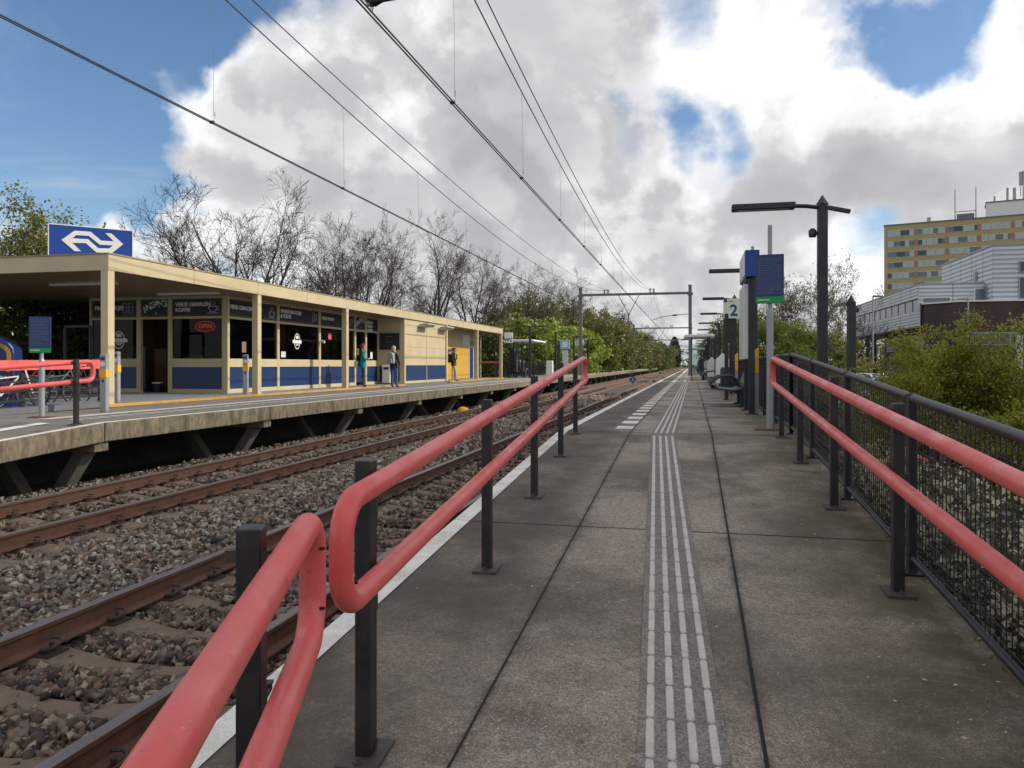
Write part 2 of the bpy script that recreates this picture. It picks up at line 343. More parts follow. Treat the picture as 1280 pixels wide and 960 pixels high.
def np_mesh(name, V, F, m, parent=None, loc=None, smooth=False):
    V = np.asarray(V, dtype=np.float32).reshape(-1, 3); F = np.asarray(F, dtype=np.int32); k = F.shape[1]
    me = bpy.data.meshes.new(name); me.vertices.add(len(V)); me.vertices.foreach_set('co', V.ravel())
    me.loops.add(F.size); me.loops.foreach_set('vertex_index', F.ravel())
    me.polygons.add(len(F)); me.polygons.foreach_set('loop_start', np.arange(0, F.size, k, dtype=np.int32))
    me.polygons.foreach_set('loop_total', np.full(len(F), k, dtype=np.int32))
    if smooth: me.polygons.foreach_set('use_smooth', np.ones(len(F), dtype=bool))
    me.update(calc_edges=True); me.materials.append(m)
    o = bpy.data.objects.new(name, me); C.objects.link(o)
    if parent: o.parent = parent
    if loc is not None: o.location = loc
    return o
def seg_tubes(segs, n):
    """separate tapered n-gon tubes from (p0, p1, r0, r1) rows"""
    A = np.array([[*a, *b, r0, r1] for a, b, r0, r1 in segs], dtype=np.float64)
    p, q, r0, r1 = A[:, :3], A[:, 3:6], A[:, 6], A[:, 7]
    d = q - p; d /= np.maximum(np.linalg.norm(d, axis=1, keepdims=True), 1e-9)
    ref = np.where(np.abs(d[:, 2:3]) < .9, [[0, 0, 1.]], [[1., 0, 0]])
    u = np.cross(d, ref); u /= np.linalg.norm(u, axis=1, keepdims=True); w = np.cross(d, u)
    an = np.arange(n) * 2 * PI / n; cc, ss = np.cos(an), np.sin(an)
    ring = u[:, None, :] * cc[None, :, None] + w[:, None, :] * ss[None, :, None]
    V = np.concatenate([p[:, None, :] + ring * r0[:, None, None], q[:, None, :] + ring * r1[:, None, None]], axis=1)
    base = (np.arange(len(A)) * 2 * n)[:, None]
    j = np.arange(n); k = (j + 1) % n
    F = np.stack([base + j, base + k, base + k + n, base + j + n], axis=2).reshape(-1, 4)
    return V.reshape(-1, 3), F
def leaf_quads(P, size, rng, up=.3, aspect=.6):
    n = len(P); d = rng.normal(size=(n, 3)); d /= np.linalg.norm(d, axis=1, keepdims=True)
    e = rng.normal(size=(n, 3)); e -= d * (e * d).sum(1, keepdims=True); e /= np.linalg.norm(e, axis=1, keepdims=True)
    s = (size * rng.uniform(.6, 1.4, n))[:, None]
    a, b = d * s * .5, e * s * .5 * aspect
    V = np.stack([P - a, P + b, P + a, P - b], axis=1).reshape(-1, 3)
    return V, np.arange(n * 4).reshape(-1, 4)
def text_geo(s, size=1, ext=.004, align='CENTER', spacing=1.0, bold=0):
    cu = bpy.data.curves.new('tmp_text', 'FONT'); cu.body = s; cu.size = size; cu.extrude = ext; cu.align_x = align; cu.align_y = 'CENTER'
    cu.space_character = spacing; cu.offset = bold; cu.resolution_u = 3
    return curve_geo(cu)
def curve_geo(cu):
    o = bpy.data.objects.new('tmp_curve', cu); C.objects.link(o)
    dg = bpy.context.evaluated_depsgraph_get(); ev = o.evaluated_get(dg); me = ev.to_mesh()
    v = [tuple(x.co) for x in me.vertices]; f = [tuple(p.vertices) for p in me.polygons]
    ev.to_mesh_clear(); bpy.data.objects.remove(o); bpy.data.curves.remove(cu)
    return v, f
def poly_geo(rings, ext=.01):
    cu = bpy.data.curves.new('tmp_poly', 'CURVE'); cu.dimensions = '2D'; cu.fill_mode = 'BOTH'; cu.extrude = ext
    for r in rings:
        sp = cu.splines.new('POLY'); sp.points.add(len(r) - 1); sp.use_cyclic_u = True
        for p, (x, y) in zip(sp.points, r): p.co = (x, y, 0, 1)
    return curve_geo(cu)
def frame_mx(o, xdir, zdir=(0, 0, 1)):
    """matrix whose x runs along xdir, y up (zdir), z out of the face"""
    x = Vector(xdir).normalized(); y = Vector(zdir).normalized(); z = x.cross(y)
    return Matrix((( x.x, y.x, z.x, o[0]), (x.y, y.y, z.y, o[1]), (x.z, y.z, z.z, o[2]), (0, 0, 0, 1)))
def tag(o, label=None, cat=None, group=None, kind=None):
    if label: o['label'] = label
    if cat: o['category'] = cat
    if group: o['group'] = group
    if kind: o['kind'] = kind
    return o
def T(name, label, cat, loc=(0,0,0), rz=0, group=None):
    o = bpy.data.objects.new(name, None); C.objects.link(o); o.empty_display_size = .2
    o.location = loc; o.rotation_euler = (0, 0, rz); return tag(o, label, cat, group)
def struct(name, mb, m, **k): return tag(mb.build(name, m, **k), kind='structure')
KIDS = None
def dup(root, loc, rz=0, label=None, group=None, scale=None):
    r = root.copy(); C.objects.link(r); r.location = loc; r.rotation_euler = (0, 0, rz)
    if label: r['label'] = label
    if group: r['group'] = group
    if scale is not None: r.scale = scale
    for ch in list(root.children):
        c = ch.copy(); C.objects.link(c); c.parent = r
        for g in list(ch.children):
            d = g.copy(); C.objects.link(d); d.parent = c
    return r
ORD = ['first', 'second', 'third', 'fourth', 'fifth', 'sixth', 'seventh', 'eighth', 'ninth', 'tenth', 'eleventh', 'twelfth', 'thirteenth', 'fourteenth']
# ------------------------------------------------------------------ sky, sun
SUN_EL, SUN_AZ = R(33), R(74)
SUNV = Vector((math.sin(SUN_AZ)*math.cos(SUN_EL), math.cos(SUN_AZ)*math.cos(SUN_EL), math.sin(SUN_EL)))
def make_world():
    w = bpy.data.worlds.new('World'); S.world = w; w.use_nodes = True
    nt = w.node_tree; N = nt.nodes; L = nt.links
    bg = N['Background']; out = N['World Output']
    sky = N.new('ShaderNodeTexSky'); sky.sky_type = 'NISHITA'; sky.sun_disc = False
    sky.sun_elevation = SUN_EL; sky.sun_rotation = SUN_AZ; sky.ozone_density = 2.6; sky.air_density = 1.0; sky.dust_density = .6
    hs = N.new('ShaderNodeHueSaturation'); hs.inputs['Saturation'].default_value = 1.1; L.new(sky.outputs[0], hs.inputs['Color']); L.new(hs.outputs[0], bg.inputs[0]); bg.inputs[1].default_value = SKY_STRENGTH
    tc = N.new('ShaderNodeTexCoord'); D = tc.outputs['Generated']
    def math_(op, a, b=None, c=None):
        n = N.new('ShaderNodeMath'); n.operation = op
        for i, v in enumerate((a, b, c)):
            if v is None: continue
            if isinstance(v, (int, float)): n.inputs[i].default_value = v
            else: L.new(v, n.inputs[i])
        return n.outputs[0]
    def rng(x, a, b, c, d, sm=True):
        r = N.new('ShaderNodeMapRange'); r.interpolation_type = 'SMOOTHSTEP' if sm else 'LINEAR'
        for i, v in enumerate((a, b, c, d)): r.inputs[i+1].default_value = v
        L.new(x, r.inputs[0]); return r.outputs[0]
    def vmath(op, a, b):
        n = N.new('ShaderNodeVectorMath'); n.operation = op
        for i, v in enumerate((a, b)):
            if isinstance(v, tuple): n.inputs[i].default_value = v
            else: L.new(v, n.inputs[i])
        return n.outputs['Value'] if op == 'DOT_PRODUCT' else n.outputs[0]
    sp = N.new('ShaderNodeSeparateXYZ'); L.new(D, sp.inputs[0])
    zc = math_('ADD', math_('MAXIMUM', sp.outputs[2], 0.0), .22)
    cb = N.new('ShaderNodeCombineXYZ'); L.new(math_('DIVIDE', sp.outputs[0], zc), cb.inputs[0]); L.new(math_('DIVIDE', sp.outputs[1], zc), cb.inputs[1])
    P = cb.outputs[0]
    def fbm(vec, s, det=9, ro=.58, dist=.0):
        n = N.new('ShaderNodeTexNoise'); n.inputs['Scale'].default_value = s; n.inputs['Detail'].default_value = det
        n.inputs['Roughness'].default_value = ro; n.inputs['Distortion'].default_value = dist; L.new(vec, n.inputs['Vector']); return n
    warp = fbm(D, 3.2, 6, .6)
    wv = vmath('SCALE', vmath('SUBTRACT', warp.outputs['Color'], (.5, .5, .5)), (0, 0, 0))
    wv.node.inputs['Scale'].default_value = .24
    DW = vmath('NORMALIZE', vmath('ADD', D, wv), (0, 0, 0))
    def blobs(lst):
        tot = None
        for (u, v, r, wt) in lst:
            k = Vector(((u - 640) / 960, 1, -(v - 456) / 960)); k.rotate(Matrix.Rotation(PSI, 3, 'Z')); k.normalize()
            d = vmath('DOT_PRODUCT', DW, tuple(k))
            x = rng(d, math.cos(r / 960), 1 - (1 - math.cos(r / 960)) * .12, 0, wt)
            tot = x if tot is None else math_('ADD', tot, x)
        return tot
    n1 = fbm(P, 1.5, 11, .57, .15).outputs[0]
    n2 = fbm(P, .55, 4, .5).outputs[0]
    d1 = fbm(D, 4.2, 10, .56, .1).outputs[0]
    DS = vmath('ADD', D, (SUNV.x * .035, SUNV.y * .035, .045))
    d1b = fbm(DS, 4.2, 10, .56, .1).outputs[0]
    base = math_('ADD', math_('ADD', math_('MULTIPLY', n1, .45), math_('MULTIPLY', d1, .42)), math_('MULTIPLY', n2, .28))
    dens = math_('ADD', base, blobs(COVER))
    dens = math_('ADD', dens, rng(sp.outputs[2], .0, .16, .13, 0))
    alpha = math_('MAXIMUM', rng(dens, .455, .655, 0, 1), rng(fbm(P, 1.1, 7, .6, .6).outputs[0], .46, .72, 0, .34))
    thick = rng(dens, .58, .86, 0, 1)
    Ps = vmath('ADD', P, (SUNV.x * .16, SUNV.y * .16 + .05, 0))
    n1b = fbm(Ps, 1.5, 11, .57, .15).outputs[0]
    lit = rng(math_('ADD', math_('MULTIPLY', math_('SUBTRACT', n1, n1b), .35), math_('SUBTRACT', d1, d1b)), -.075, .085, 0, 1)
    shade = math_('ADD', math_('ADD', math_('MULTIPLY', thick, -.40), math_('MULTIPLY', lit, .46)), blobs(LIGHT))
    shade = math_('ADD', shade, math_('MULTIPLY', fbm(P, 4.5, 6, .6).outputs[0], .24))
    val = rng(shade, -.72, .56, 0, 1, False)
    cr = N.new('ShaderNodeValToRGB'); e = cr.color_ramp.elements; L.new(val, cr.inputs[0])
    e[0].position = 0; e[0].color = (.34, .34, .355, 1); e[1].position = 1; e[1].color = (.89, .89, .885, 1)
    k = e.new(.5); k.color = (.50, .50, .51, 1)
    k = e.new(.78); k.color = (.76, .76, .765, 1)
    bg2 = N.new('ShaderNodeBackground'); L.new(cr.outputs[0], bg2.inputs[0]); bg2.inputs[1].default_value = CLOUD_STRENGTH
    ms = N.new('ShaderNodeMixShader'); L.new(alpha, ms.inputs[0]); L.new(bg.outputs[0], ms.inputs[1]); L.new(bg2.outputs[0], ms.inputs[2])
    L.new(ms.outputs[0], out.inputs[0])
SKY_STRENGTH, CLOUD_STRENGTH = .105, 1.0
# (photo column, photo row, radius, amount) turned into fixed sky directions
COVER = [(60,110,230,-.27),(330,5,110,-.16),(130,190,90,-.12),(745,158,62,-.10),(800,165,80,-.16),(870,172,75,-.15),(930,160,50,-.07),(1120,62,60,-.13),(1180,36,80,-.17),(1235,22,60,-.10),(1060,50,70,-.10),(520,160,60,-.10),(1075,310,45,-.18),(1030,180,60,-.08),(680,150,50,-.08),
         (680,60,190,.16),(560,290,210,.2),(360,90,90,.14),(330,230,120,.16),(870,300,210,.18),(1150,190,190,.16),(980,80,60,.10),(120,232,55,.15),(20,262,60,.2),(190,290,70,.16),(110,300,60,.14),(265,70,70,.16),(400,70,120,.2),(285,150,80,.16),(1275,15,60,.2),(1000,20,80,.1),(740,250,150,.12)]
LIGHT = [(690,60,190,-.46),(560,290,140,-.26),(760,300,150,-.16),(1140,190,120,-.26),(1020,240,110,-.24),(880,290,110,-.14),(330,180,130,-.10),(480,230,120,-.12),(1000,30,50,-.08),
         (620,120,70,.05),(920,40,110,.34),(840,205,80,.26),(740,215,75,.22),(1190,120,110,.34),(1010,130,80,.24),(780,340,80,.22),(960,320,70,.18),(690,330,60,.16),(1060,345,60,.26),(1240,210,70,.16),(560,30,80,.05),(600,400,300,.05)]
make_world()
sl = bpy.data.lights.new('sun', 'SUN'); sl.energy = 3.2; sl.angle = R(.6); sl.color = (1, .93, .82)
so = bpy.data.objects.new('sun', sl); C.objects.link(so); so.rotation_euler = SUNV.to_track_quat('Z', 'Y').to_euler()
S.view_settings.view_transform = 'Standard'; S.view_settings.look = 'None'; S.view_settings.gamma = 1
S.view_settings.exposure = .32
# unseen cumulus added and shaped to block the sun over this end (out beyond the right of the picture)
def shade_cloud():
    t = 520; off = SUNV * t
    x0, x1, y0, y1 = -8.2, 82, -40, 42
    nx, ny = 46, 50; V = []; F = []
    for side in (0, 1):
        for i in range(nx + 1):
            for j in range(ny + 1):
                u, v = i / nx, j / ny
                ex = 1 - abs(2*u - 1) ** 6; ey = 1 - abs(2*v - 1) ** 6
                th = max(0, ex * ey) ** .5
                x, y = x0 + (x1 - x0) * u, y0 + (y1 - y0) * v
                nz = noise.fractal(Vector((x * .05, y * .05, side * 7)), 1, 2, 5)
                near = (x - x0) * .45 + 1.5 * th
                z = (-4 - 2.0 * nz) * th if side == 0 else min((9 + 5 * nz) * th, near)
                wob = 1.2 * noise.noise(Vector((y * .09, 3, 0)))
                V.append((x + wob + off.x, y + off.y, z + off.z))
    q = (nx + 1) * (ny + 1)
    for i in range(nx):
        for j in range(ny):
            a = i * (ny + 1) + j; b = a + ny + 1
            F.append((a, a + 1, b + 1, b)); F.append((q + a, q + b, q + b + 1, q + a + 1))
    m = mat('shade_cloud_white', (.85, .85, .87), 1, var=.03, vscale=.05, spec=0)
    o = np_mesh('shade_cloud', V, F, m, smooth=True); tag(o, kind='structure')
shade_cloud()

# ------------------------------------------------------------------ ground
RCREST, LCREST = 10.8, 10.55
def rz(y): return 0 if y >= RCREST else -.0593 * (RCREST - y)
def lz(y): return 0 if y >= LCREST else -.0593 * (LCREST - y)
RAILZ = -.76
def build_ground():
    m = MB(); m.add([(-1500,-400,-1.35),(1500,-400,-1.35),(1500,3000,-1.35),(-1500,3000,-1.35)], [(0,1,2,3)]); struct('ground', m, M['grass'])
    # ballast bed: trapezium with a slightly raised strip between the tracks
    prof = [(-10.6,-1.34),(-10.2,-1.08),(-9.0,-1.01),(-8.7,-1.005),(-6.2,-1.005),(-5.9,-.925),(-5.0,-.915),(-4.75,-1.005),(-2.2,-1.005),(-1.9,-1.02),(-1.7,-1.12)]
    ys = [-6] + list(np.arange(0, 40, 2.0)) + list(np.arange(40, 560, 20.0))
    V = [(x, y, z) for y in ys for x, z in prof]; k = len(prof)
    F = [(i*k+j, i*k+j+1, (i+1)*k+j+1, (i+1)*k+j) for i in range(len(ys)-1) for j in range(k-1)]
    m = MB(); m.add(V, F); struct('ballast_bed', m, M['ballastbed'])
    m = MB(); m.add([(9,14,-1.02),(60,14,-1.02),(60,66,-1.02),(9,66,-1.02)], [(0,1,2,3)])
    m.box(3.3,9,16,60,-1.30,-1.02); struct('car_park', m, M['asphalt'])
    # soil bank between the platform and the car park
    V = []; F = []; xs = np.linspace(1.45, 9, 14); ys = np.linspace(-4, 15.9, 26)
    for x in xs:
        for y in ys:
            V.append((x, y, -.62 - .42 * min(1, (x - 1.45) / 3) + (rz(y) * .55) + .06 * noise.noise(Vector((x*1.3, y*1.3, 0))) - (.3 if y > 15.5 else 0)))
    ny = len(ys)
    for i in range(len(xs)-1):
        for j in range(ny-1): F.append((i*ny+j, (i+1)*ny+j, (i+1)*ny+j+1, i*ny+j+1))
    m = MB(); m.add(V, F); struct('soil_bank', m, M['soil'])
build_ground()

# ------------------------------------------------------------------ right platform (where the photographer stands)
def build_right_platform():
    x0, x1 = -1.84, 1.40
    m = MB(); prof = []
    for y in (-3.0, RCREST, 190): prof.append((y, rz(y)))
    n = len(prof)
    V = [(x0, y, z) for y, z in prof] + [(x1, y, z) for y, z in prof] + [(x0, y, z - .26) for y, z in prof] + [(x1, y, z - .26) for y, z in prof]
    for i in range(n-1):
        m.add([V[i], V[i+1], V[n+i+1], V[n+i]], [(0,3,2,1)])
        m.add([V[2*n+i], V[2*n+i+1], V[3*n+i+1], V[3*n+i]], [(0,1,2,3)])
        m.add([V[i], V[i+1], V[2*n+i+1], V[2*n+i]], [(0,1,2,3)])
        m.add([V[n+i], V[n+i+1], V[3*n+i+1], V[3*n+i]], [(0,1,2,3)])
    me = m.build('platform', M['plat']); tag(me, kind='structure')
    # support wall under the slab
    m = MB(); m.box(-1.45, 1.2, -3, 8, -1.35, -.95); m.box(-1.45, 1.2, 8, 190, -1.35, -.27); struct('platform_footing', m, M['pier'])
    def strip(mb, xa, xb, xa2, xb2, ya, yb, h, thick=None):
        """flat sheet following the ramp; splits at the crest"""
        cuts = [ya] + ([RCREST] if ya < RCREST < yb else []) + [yb]
        for a, b in zip(cuts, cuts[1:]):
            ta, tb = (a-ya)/(yb-ya), (b-ya)/(yb-ya)
            q = [(xa+(xa2-xa)*ta, a, rz(a)+h), (xb+(xb2-xb)*ta, a, rz(a)+h), (xb+(xb2-xb)*tb, b, rz(b)+h), (xa+(xa2-xa)*tb, b, rz(b)+h)]
            mb.add(q, [(0,1,2,3)])
    # joints
    m = MB()
    for y in [.9, 5.83, 10.76] + [10.76 + 5*i for i in range(1, 30)]: strip(m, x0+.14, x1-.01, x0+.14, x1-.01, y-.006, y+.006, .003)
    for X, w in ((-.84, .005), (.257, .0075)): strip(m, X-w, X+w, X-w, X+w, -2.9, 189, .004)
    struct('platform_joints', m, M['joint'])
    # white edge strip, a separate cast kerb 13 cm wide
    m = MB()
    ys = [-2.9, .9, 5.83, 10.76] + [10.76 + 5*i for i in range(1, 36)]
    for a, b in zip(ys, ys[1:]): strip(m, x0, x0+.13, x0, x0+.13, a+.004, b-.004, .006)
    struct('platform_edge_line', m, M['line'])
    # ladder line of short cross bars
    m = MB(); y = 11.3
    while y < 90:
        strip(m, -1.10, -.85, -1.10, -.85, y, y + .55, .005); y += 1.06
    strip(m, -1.10,-.85,-1.10,-.85, 90, 180, .005); struct('platform_dash_line', m, M['line'])
    # tactile strip: base sheet and raised ribs
    m = MB()
    def tx(y): return (-.036 - .0453 * (y - 2.92)) if y < RCREST - .06 else -.375 + .0017 * (y - 10.8)
    for (a, b) in ((-1.5, RCREST - .06), (RCREST - .06, 150)):
        e = 1e-4
        strip(m, tx(a+e)-.165, tx(a+e)+.165, tx(b-e)-.165, tx(b-e)+.165, a, b, .0045)
    struct('tactile_base', m, M['ribbed_base'])
    V = []; F = []
    def rib(y0, y1, dx, seg=4):
        hw = .0165; y0 += .006; y1 -= .006; pts = []
        for k in range(seg+1): a = PI + PI*k/seg; pts.append((hw*math.cos(a), y0 + hw + hw*math.sin(a)))
        for k in range(seg+1): a = PI*k/seg; pts.append((hw*math.cos(a), y1 - hw + hw*math.sin(a)))
        o = len(V); n = len(pts)
        for (h, s) in ((.004, 1), (.0095, .80)):
            for x, y in pts:
                yc = min(max(y, y0+hw), y1-hw); yy = yc + (y-yc)*s
                V.append((tx((y0+y1)/2) + (yy-(y0+y1)/2)*(-.0453 if yy < RCREST-.06 else 0) + dx + x*s, yy, rz(yy)+h))
        F.append([o+n+i for i in range(n)])
        for i in range(n): F.append([o+i, o+(i+1)%n, o+n+(i+1)%n, o+n+i])
    y = -1.2
    while y < 75:
        L_ = .285 if y < 40 else 2.0
        if y < RCREST-.06 < y + L_: y = RCREST - .06
        for dx in (-.118, -.039, .039, .118): rib(y, y + L_, dx)
        y += L_
    m = MB(); m.add(V, F); m_ = m.build('tactile_ribs', M['rib'], smooth=False); tag(m_, kind='structure')
    # pale transverse bar and repaired patches on the level part
    m = MB(); strip(m, .2, 1.0, .2, 1.0, 19.6, 19.72, .006); struct('platform_cross_line', m, M['line'])
    m = MB(); strip(m, .35, 1.0, .35, 1.0, 16.5, 17.6, .0025); strip(m, .3, .8, .3, .8, 23.0, 24.2, .0025); struct('platform_patch', m, M['platfar'])
build_right_platform()

# ------------------------------------------------------------------ tracks
def rail_mesh(x, y0, y1):
    prof = [(-.07,0),(.07,0),(.07,.012),(.012,.03),(.01,.115),(.034,.128),(.036,.155),(.028,.163),(-.028,.163),(-.036,.155),(-.034,.128),(-.01,.115),(-.012,.03),(-.07,.012)]
    m = MB(); z = RAILZ - .163
    n = len(prof); ys = [y0, 30, 120, y1]
    vs = [(x + a, y, z + b) for y in ys for a, b in prof]; m.v = [Vector(p) for p in vs]
    for i in range(len(ys)-1):
        for j in range(n):
            m.f.append((i*n+j, i*n+(j+1)%n, (i+1)*n+(j+1)%n, (i+1)*n+j)); m.mi.append(1 if j in (6,7,8) else 0)
    m.f.append(tuple(range(n))); m.mi.append(0)
    return m
def sleeper_mb():
    m = MB(); xs = [-1.27,-1.22,-.95,-.62,-.42,-.2,0,.2,.42,.62,.95,1.22,1.27]
    top = []; 
    for i, x in enumerate(xs):
        ax = abs(x); w = .15 if ax > .6 else (.13 if ax > .4 else .105); w = .13 if ax > 1.25 else w
        h = 0 if ax > .58 else (-.018 if ax > .35 else -.04); h = -.02 if ax > 1.25 else h
        top.append((x, w, h))
    k = 6; V = []
    for x, w, h in top: V += [(x,-w-.03,-.16),(x,-w,h-.025),(x,-w+.03,h),(x,w-.03,h),(x,w,h-.025),(x,w+.03,-.16)]
    F = [(i*k+j, (i+1)*k+j, (i+1)*k+j+1, i*k+j+1) for i in range(len(top)-1) for j in range(k-1)]
    F += [tuple(range(k)), tuple(range((len(top)-1)*k, len(top)*k))]
    m.add(V, F); return m
def clip_mb(side):
    m = MB()
    for rx in (side * .75,):
        m.box(rx-.16, rx+.16, -.09, .09, 0, .012)
        for s in (-1, 1):
            c = rx + s*.105
            m.box(c-.03, c+.03, -.05, .05, .012, .035)
            pts = [(c + s*.05*math.cos(a)*1.0 - s*.0, .02 + .05*math.sin(a)*1.25 - .02, .06 + .03*math.sin(a*.5)) for a in np.linspace(-2.6, 2.6, 11)]
            m.tube(pts, .011, 6)
            m.cyl((c, 0, .03), (c, 0, .075), .014, n=6)
    return m
def build_track(name, label, xc, first, last, n_ind):
    root = T(name, label, 'railway track', (xc, 0, 0)); root['group'] = 'railway tracks'
    for s in (-1, 1): rail_mesh(s*.75, -3, 560).build('rail', [M['rust'], M['railtop']], root)
    zs = RAILZ - .163 - .012
    sl = sleeper_mb().build('sleeper', M['sleeper'], root); fcs = [clip_mb(k).build('fastening', M['clip'], sl) for k in (-1, 1)]
    ys = np.arange(first, last, .60)
    for i in range(n_ind):
        y = ys[i] + random.uniform(-.02, .02)
        if i == 0: sl.location = (0, y, zs); continue
        a = sl.copy(); C.objects.link(a); a.location = (random.uniform(-.015,.015), y, zs + random.uniform(-.008,.004)); a.rotation_euler = (0, 0, random.uniform(-.012,.012))
        for fc in fcs: b = fc.copy(); C.objects.link(b); b.parent = a
    m = MB(); src = sleeper_mb()
    for y in ys[n_ind:]:
        o = len(m.v); m.v += [Vector((v.x, v.y + y, v.z + zs)) for v in src.v]; m.f += [tuple(i+o for i in f) for f in src.f]; m.mi += [0]*len(src.f)
    o = m.build('sleeper_row', M['sleeper'], root); o['kind'] = 'stuff'
NEARX, FARX = -3.43, -7.47
build_track('railway_track', 'rusty near track with worn bright rail heads beside the red handrails', NEARX, .6, 190, 98)
build_track('railway_track', 'rusty far track running along the concrete legs of the station building platform', FARX, 2.4, 190, 98)

def stones():
    """crushed stone: eight-cornered lumps, each vertex jittered"""
    rng = np.random.default_rng(3)
    cube = np.array([[-1,-1,-1],[1,-1,-1],[1,1,-1],[-1,1,-1],[-1,-1,1],[1,-1,1],[1,1,1],[-1,1,1]], float)
    quads = np.array([[0,3,2,1],[4,5,6,7],[0,1,5,4],[1,2,6,5],[2,3,7,6],[3,0,4,7]])
    tris = np.concatenate([quads[:, [0,1,2]], quads[:, [0,2,3]]])
    P = []; Sz = []
    def put(n, ya, yb, xa, xb, s):
        P.append(np.stack([rng.uniform(xa, xb, n), rng.uniform(ya, yb, n)], 1)); Sz.append(np.full(n, s))
    put(21000, 1.2, 7, -9.6, -1.9, .0205); put(22000, 1.0, 6.5, -4.9, -1.9, .020); put(9000, 1.0, 7, -9, -4.5, .020); put(36000, 6.5, 14, -9.9, -1.9, .022); put(22000, 13.5, 26, -10.0, -1.9, .029); put(15000, 25, 48, -10.0, -1.9, .042)
    P = np.concatenate(P); Sz = np.concatenate(Sz)
    px = np.array([-10.6,-10.2,-9.0,-8.7,-6.2,-5.9,-5.0,-4.75,-2.2,-1.9,-1.7]); pz = np.array([-1.34,-1.08,-1.01,-.985,-.985,-.925,-.915,-.985,-.985,-1.02,-1.12])
    z = np.interp(P[:, 0], px, pz)
    ok = np.ones(len(P), bool)
    for xc, first in ((NEARX, .6), (FARX, 2.4)):
        dx = np.abs(P[:, 0] - xc); ph = np.mod(P[:, 1] - first + .3, .6) - .3
        ok &= ~((dx < 1.26) & (np.abs(ph) < .125) & (rng.random(len(P)) < .97))
        ok &= ~(np.abs(dx - .75) < .085)
    P, Sz, z = P[ok], Sz[ok], z[ok]; n = len(P)
    sc = Sz[:, None] * rng.uniform(.65, 1.75, (n, 1)) * rng.uniform(.55, 1.25, (n, 3))
    q = rng.normal(size=(n, 4)); q /= np.linalg.norm(q, axis=1, keepdims=True)
    w, x, y, zz = q.T
    Rm = np.stack([1-2*(y*y+zz*zz), 2*(x*y-zz*w), 2*(x*zz+y*w), 2*(x*y+zz*w), 1-2*(x*x+zz*zz), 2*(y*zz-x*w), 2*(x*zz-y*w), 2*(y*zz+x*w), 1-2*(x*x+y*y)], 1).reshape(n, 3, 3)
    loc = cube[None] * rng.uniform(.22, 1.3, (n, 8, 3)) * sc[:, None, :]
    V = np.einsum('nij,nkj->nki', Rm, loc)
    zoff = rng.uniform(-.012, .026, n)
    V += np.stack([P[:, 0], P[:, 1], z + zoff], 1)[:, None, :]
    F = (np.arange(n) * 8)[:, None, None] + tris[None]
    # brown, rust-dusted stone in and beside the tracks, greyer stone between them
    tr = np.minimum(np.abs(P[:, 0] - NEARX), np.abs(P[:, 0] - FARX)) + rng.normal(0, .3, n)
    brown = tr < 1.0
    pal1 = [(.04,.026,.017),(.12,.07,.042),(.22,.14,.088),(.075,.05,.036),(.33,.25,.175),(.15,.12,.095)]
    pal2 = [(.045,.032,.024),(.17,.12,.08),(.33,.27,.20),(.11,.07,.044),(.43,.37,.29),(.20,.17,.14),(.26,.16,.10)]
    a = np_mesh('track_ballast', V[brown].reshape(-1,3), (F[:brown.sum()]).reshape(-1,3), randmat('rust_brown_ballast_stone', pal1)); tag(a, 'rust brown crushed stone packed between and beside the rails', 'ballast', kind='stuff')
    b = np_mesh('shoulder_ballast', V[~brown].reshape(-1,3), (F[:(~brown).sum()]).reshape(-1,3), randmat('grey_brown_ballast_stone', pal2)); tag(b, 'grey brown crushed stone heaped between the two tracks', 'ballast', kind='stuff')
stones()

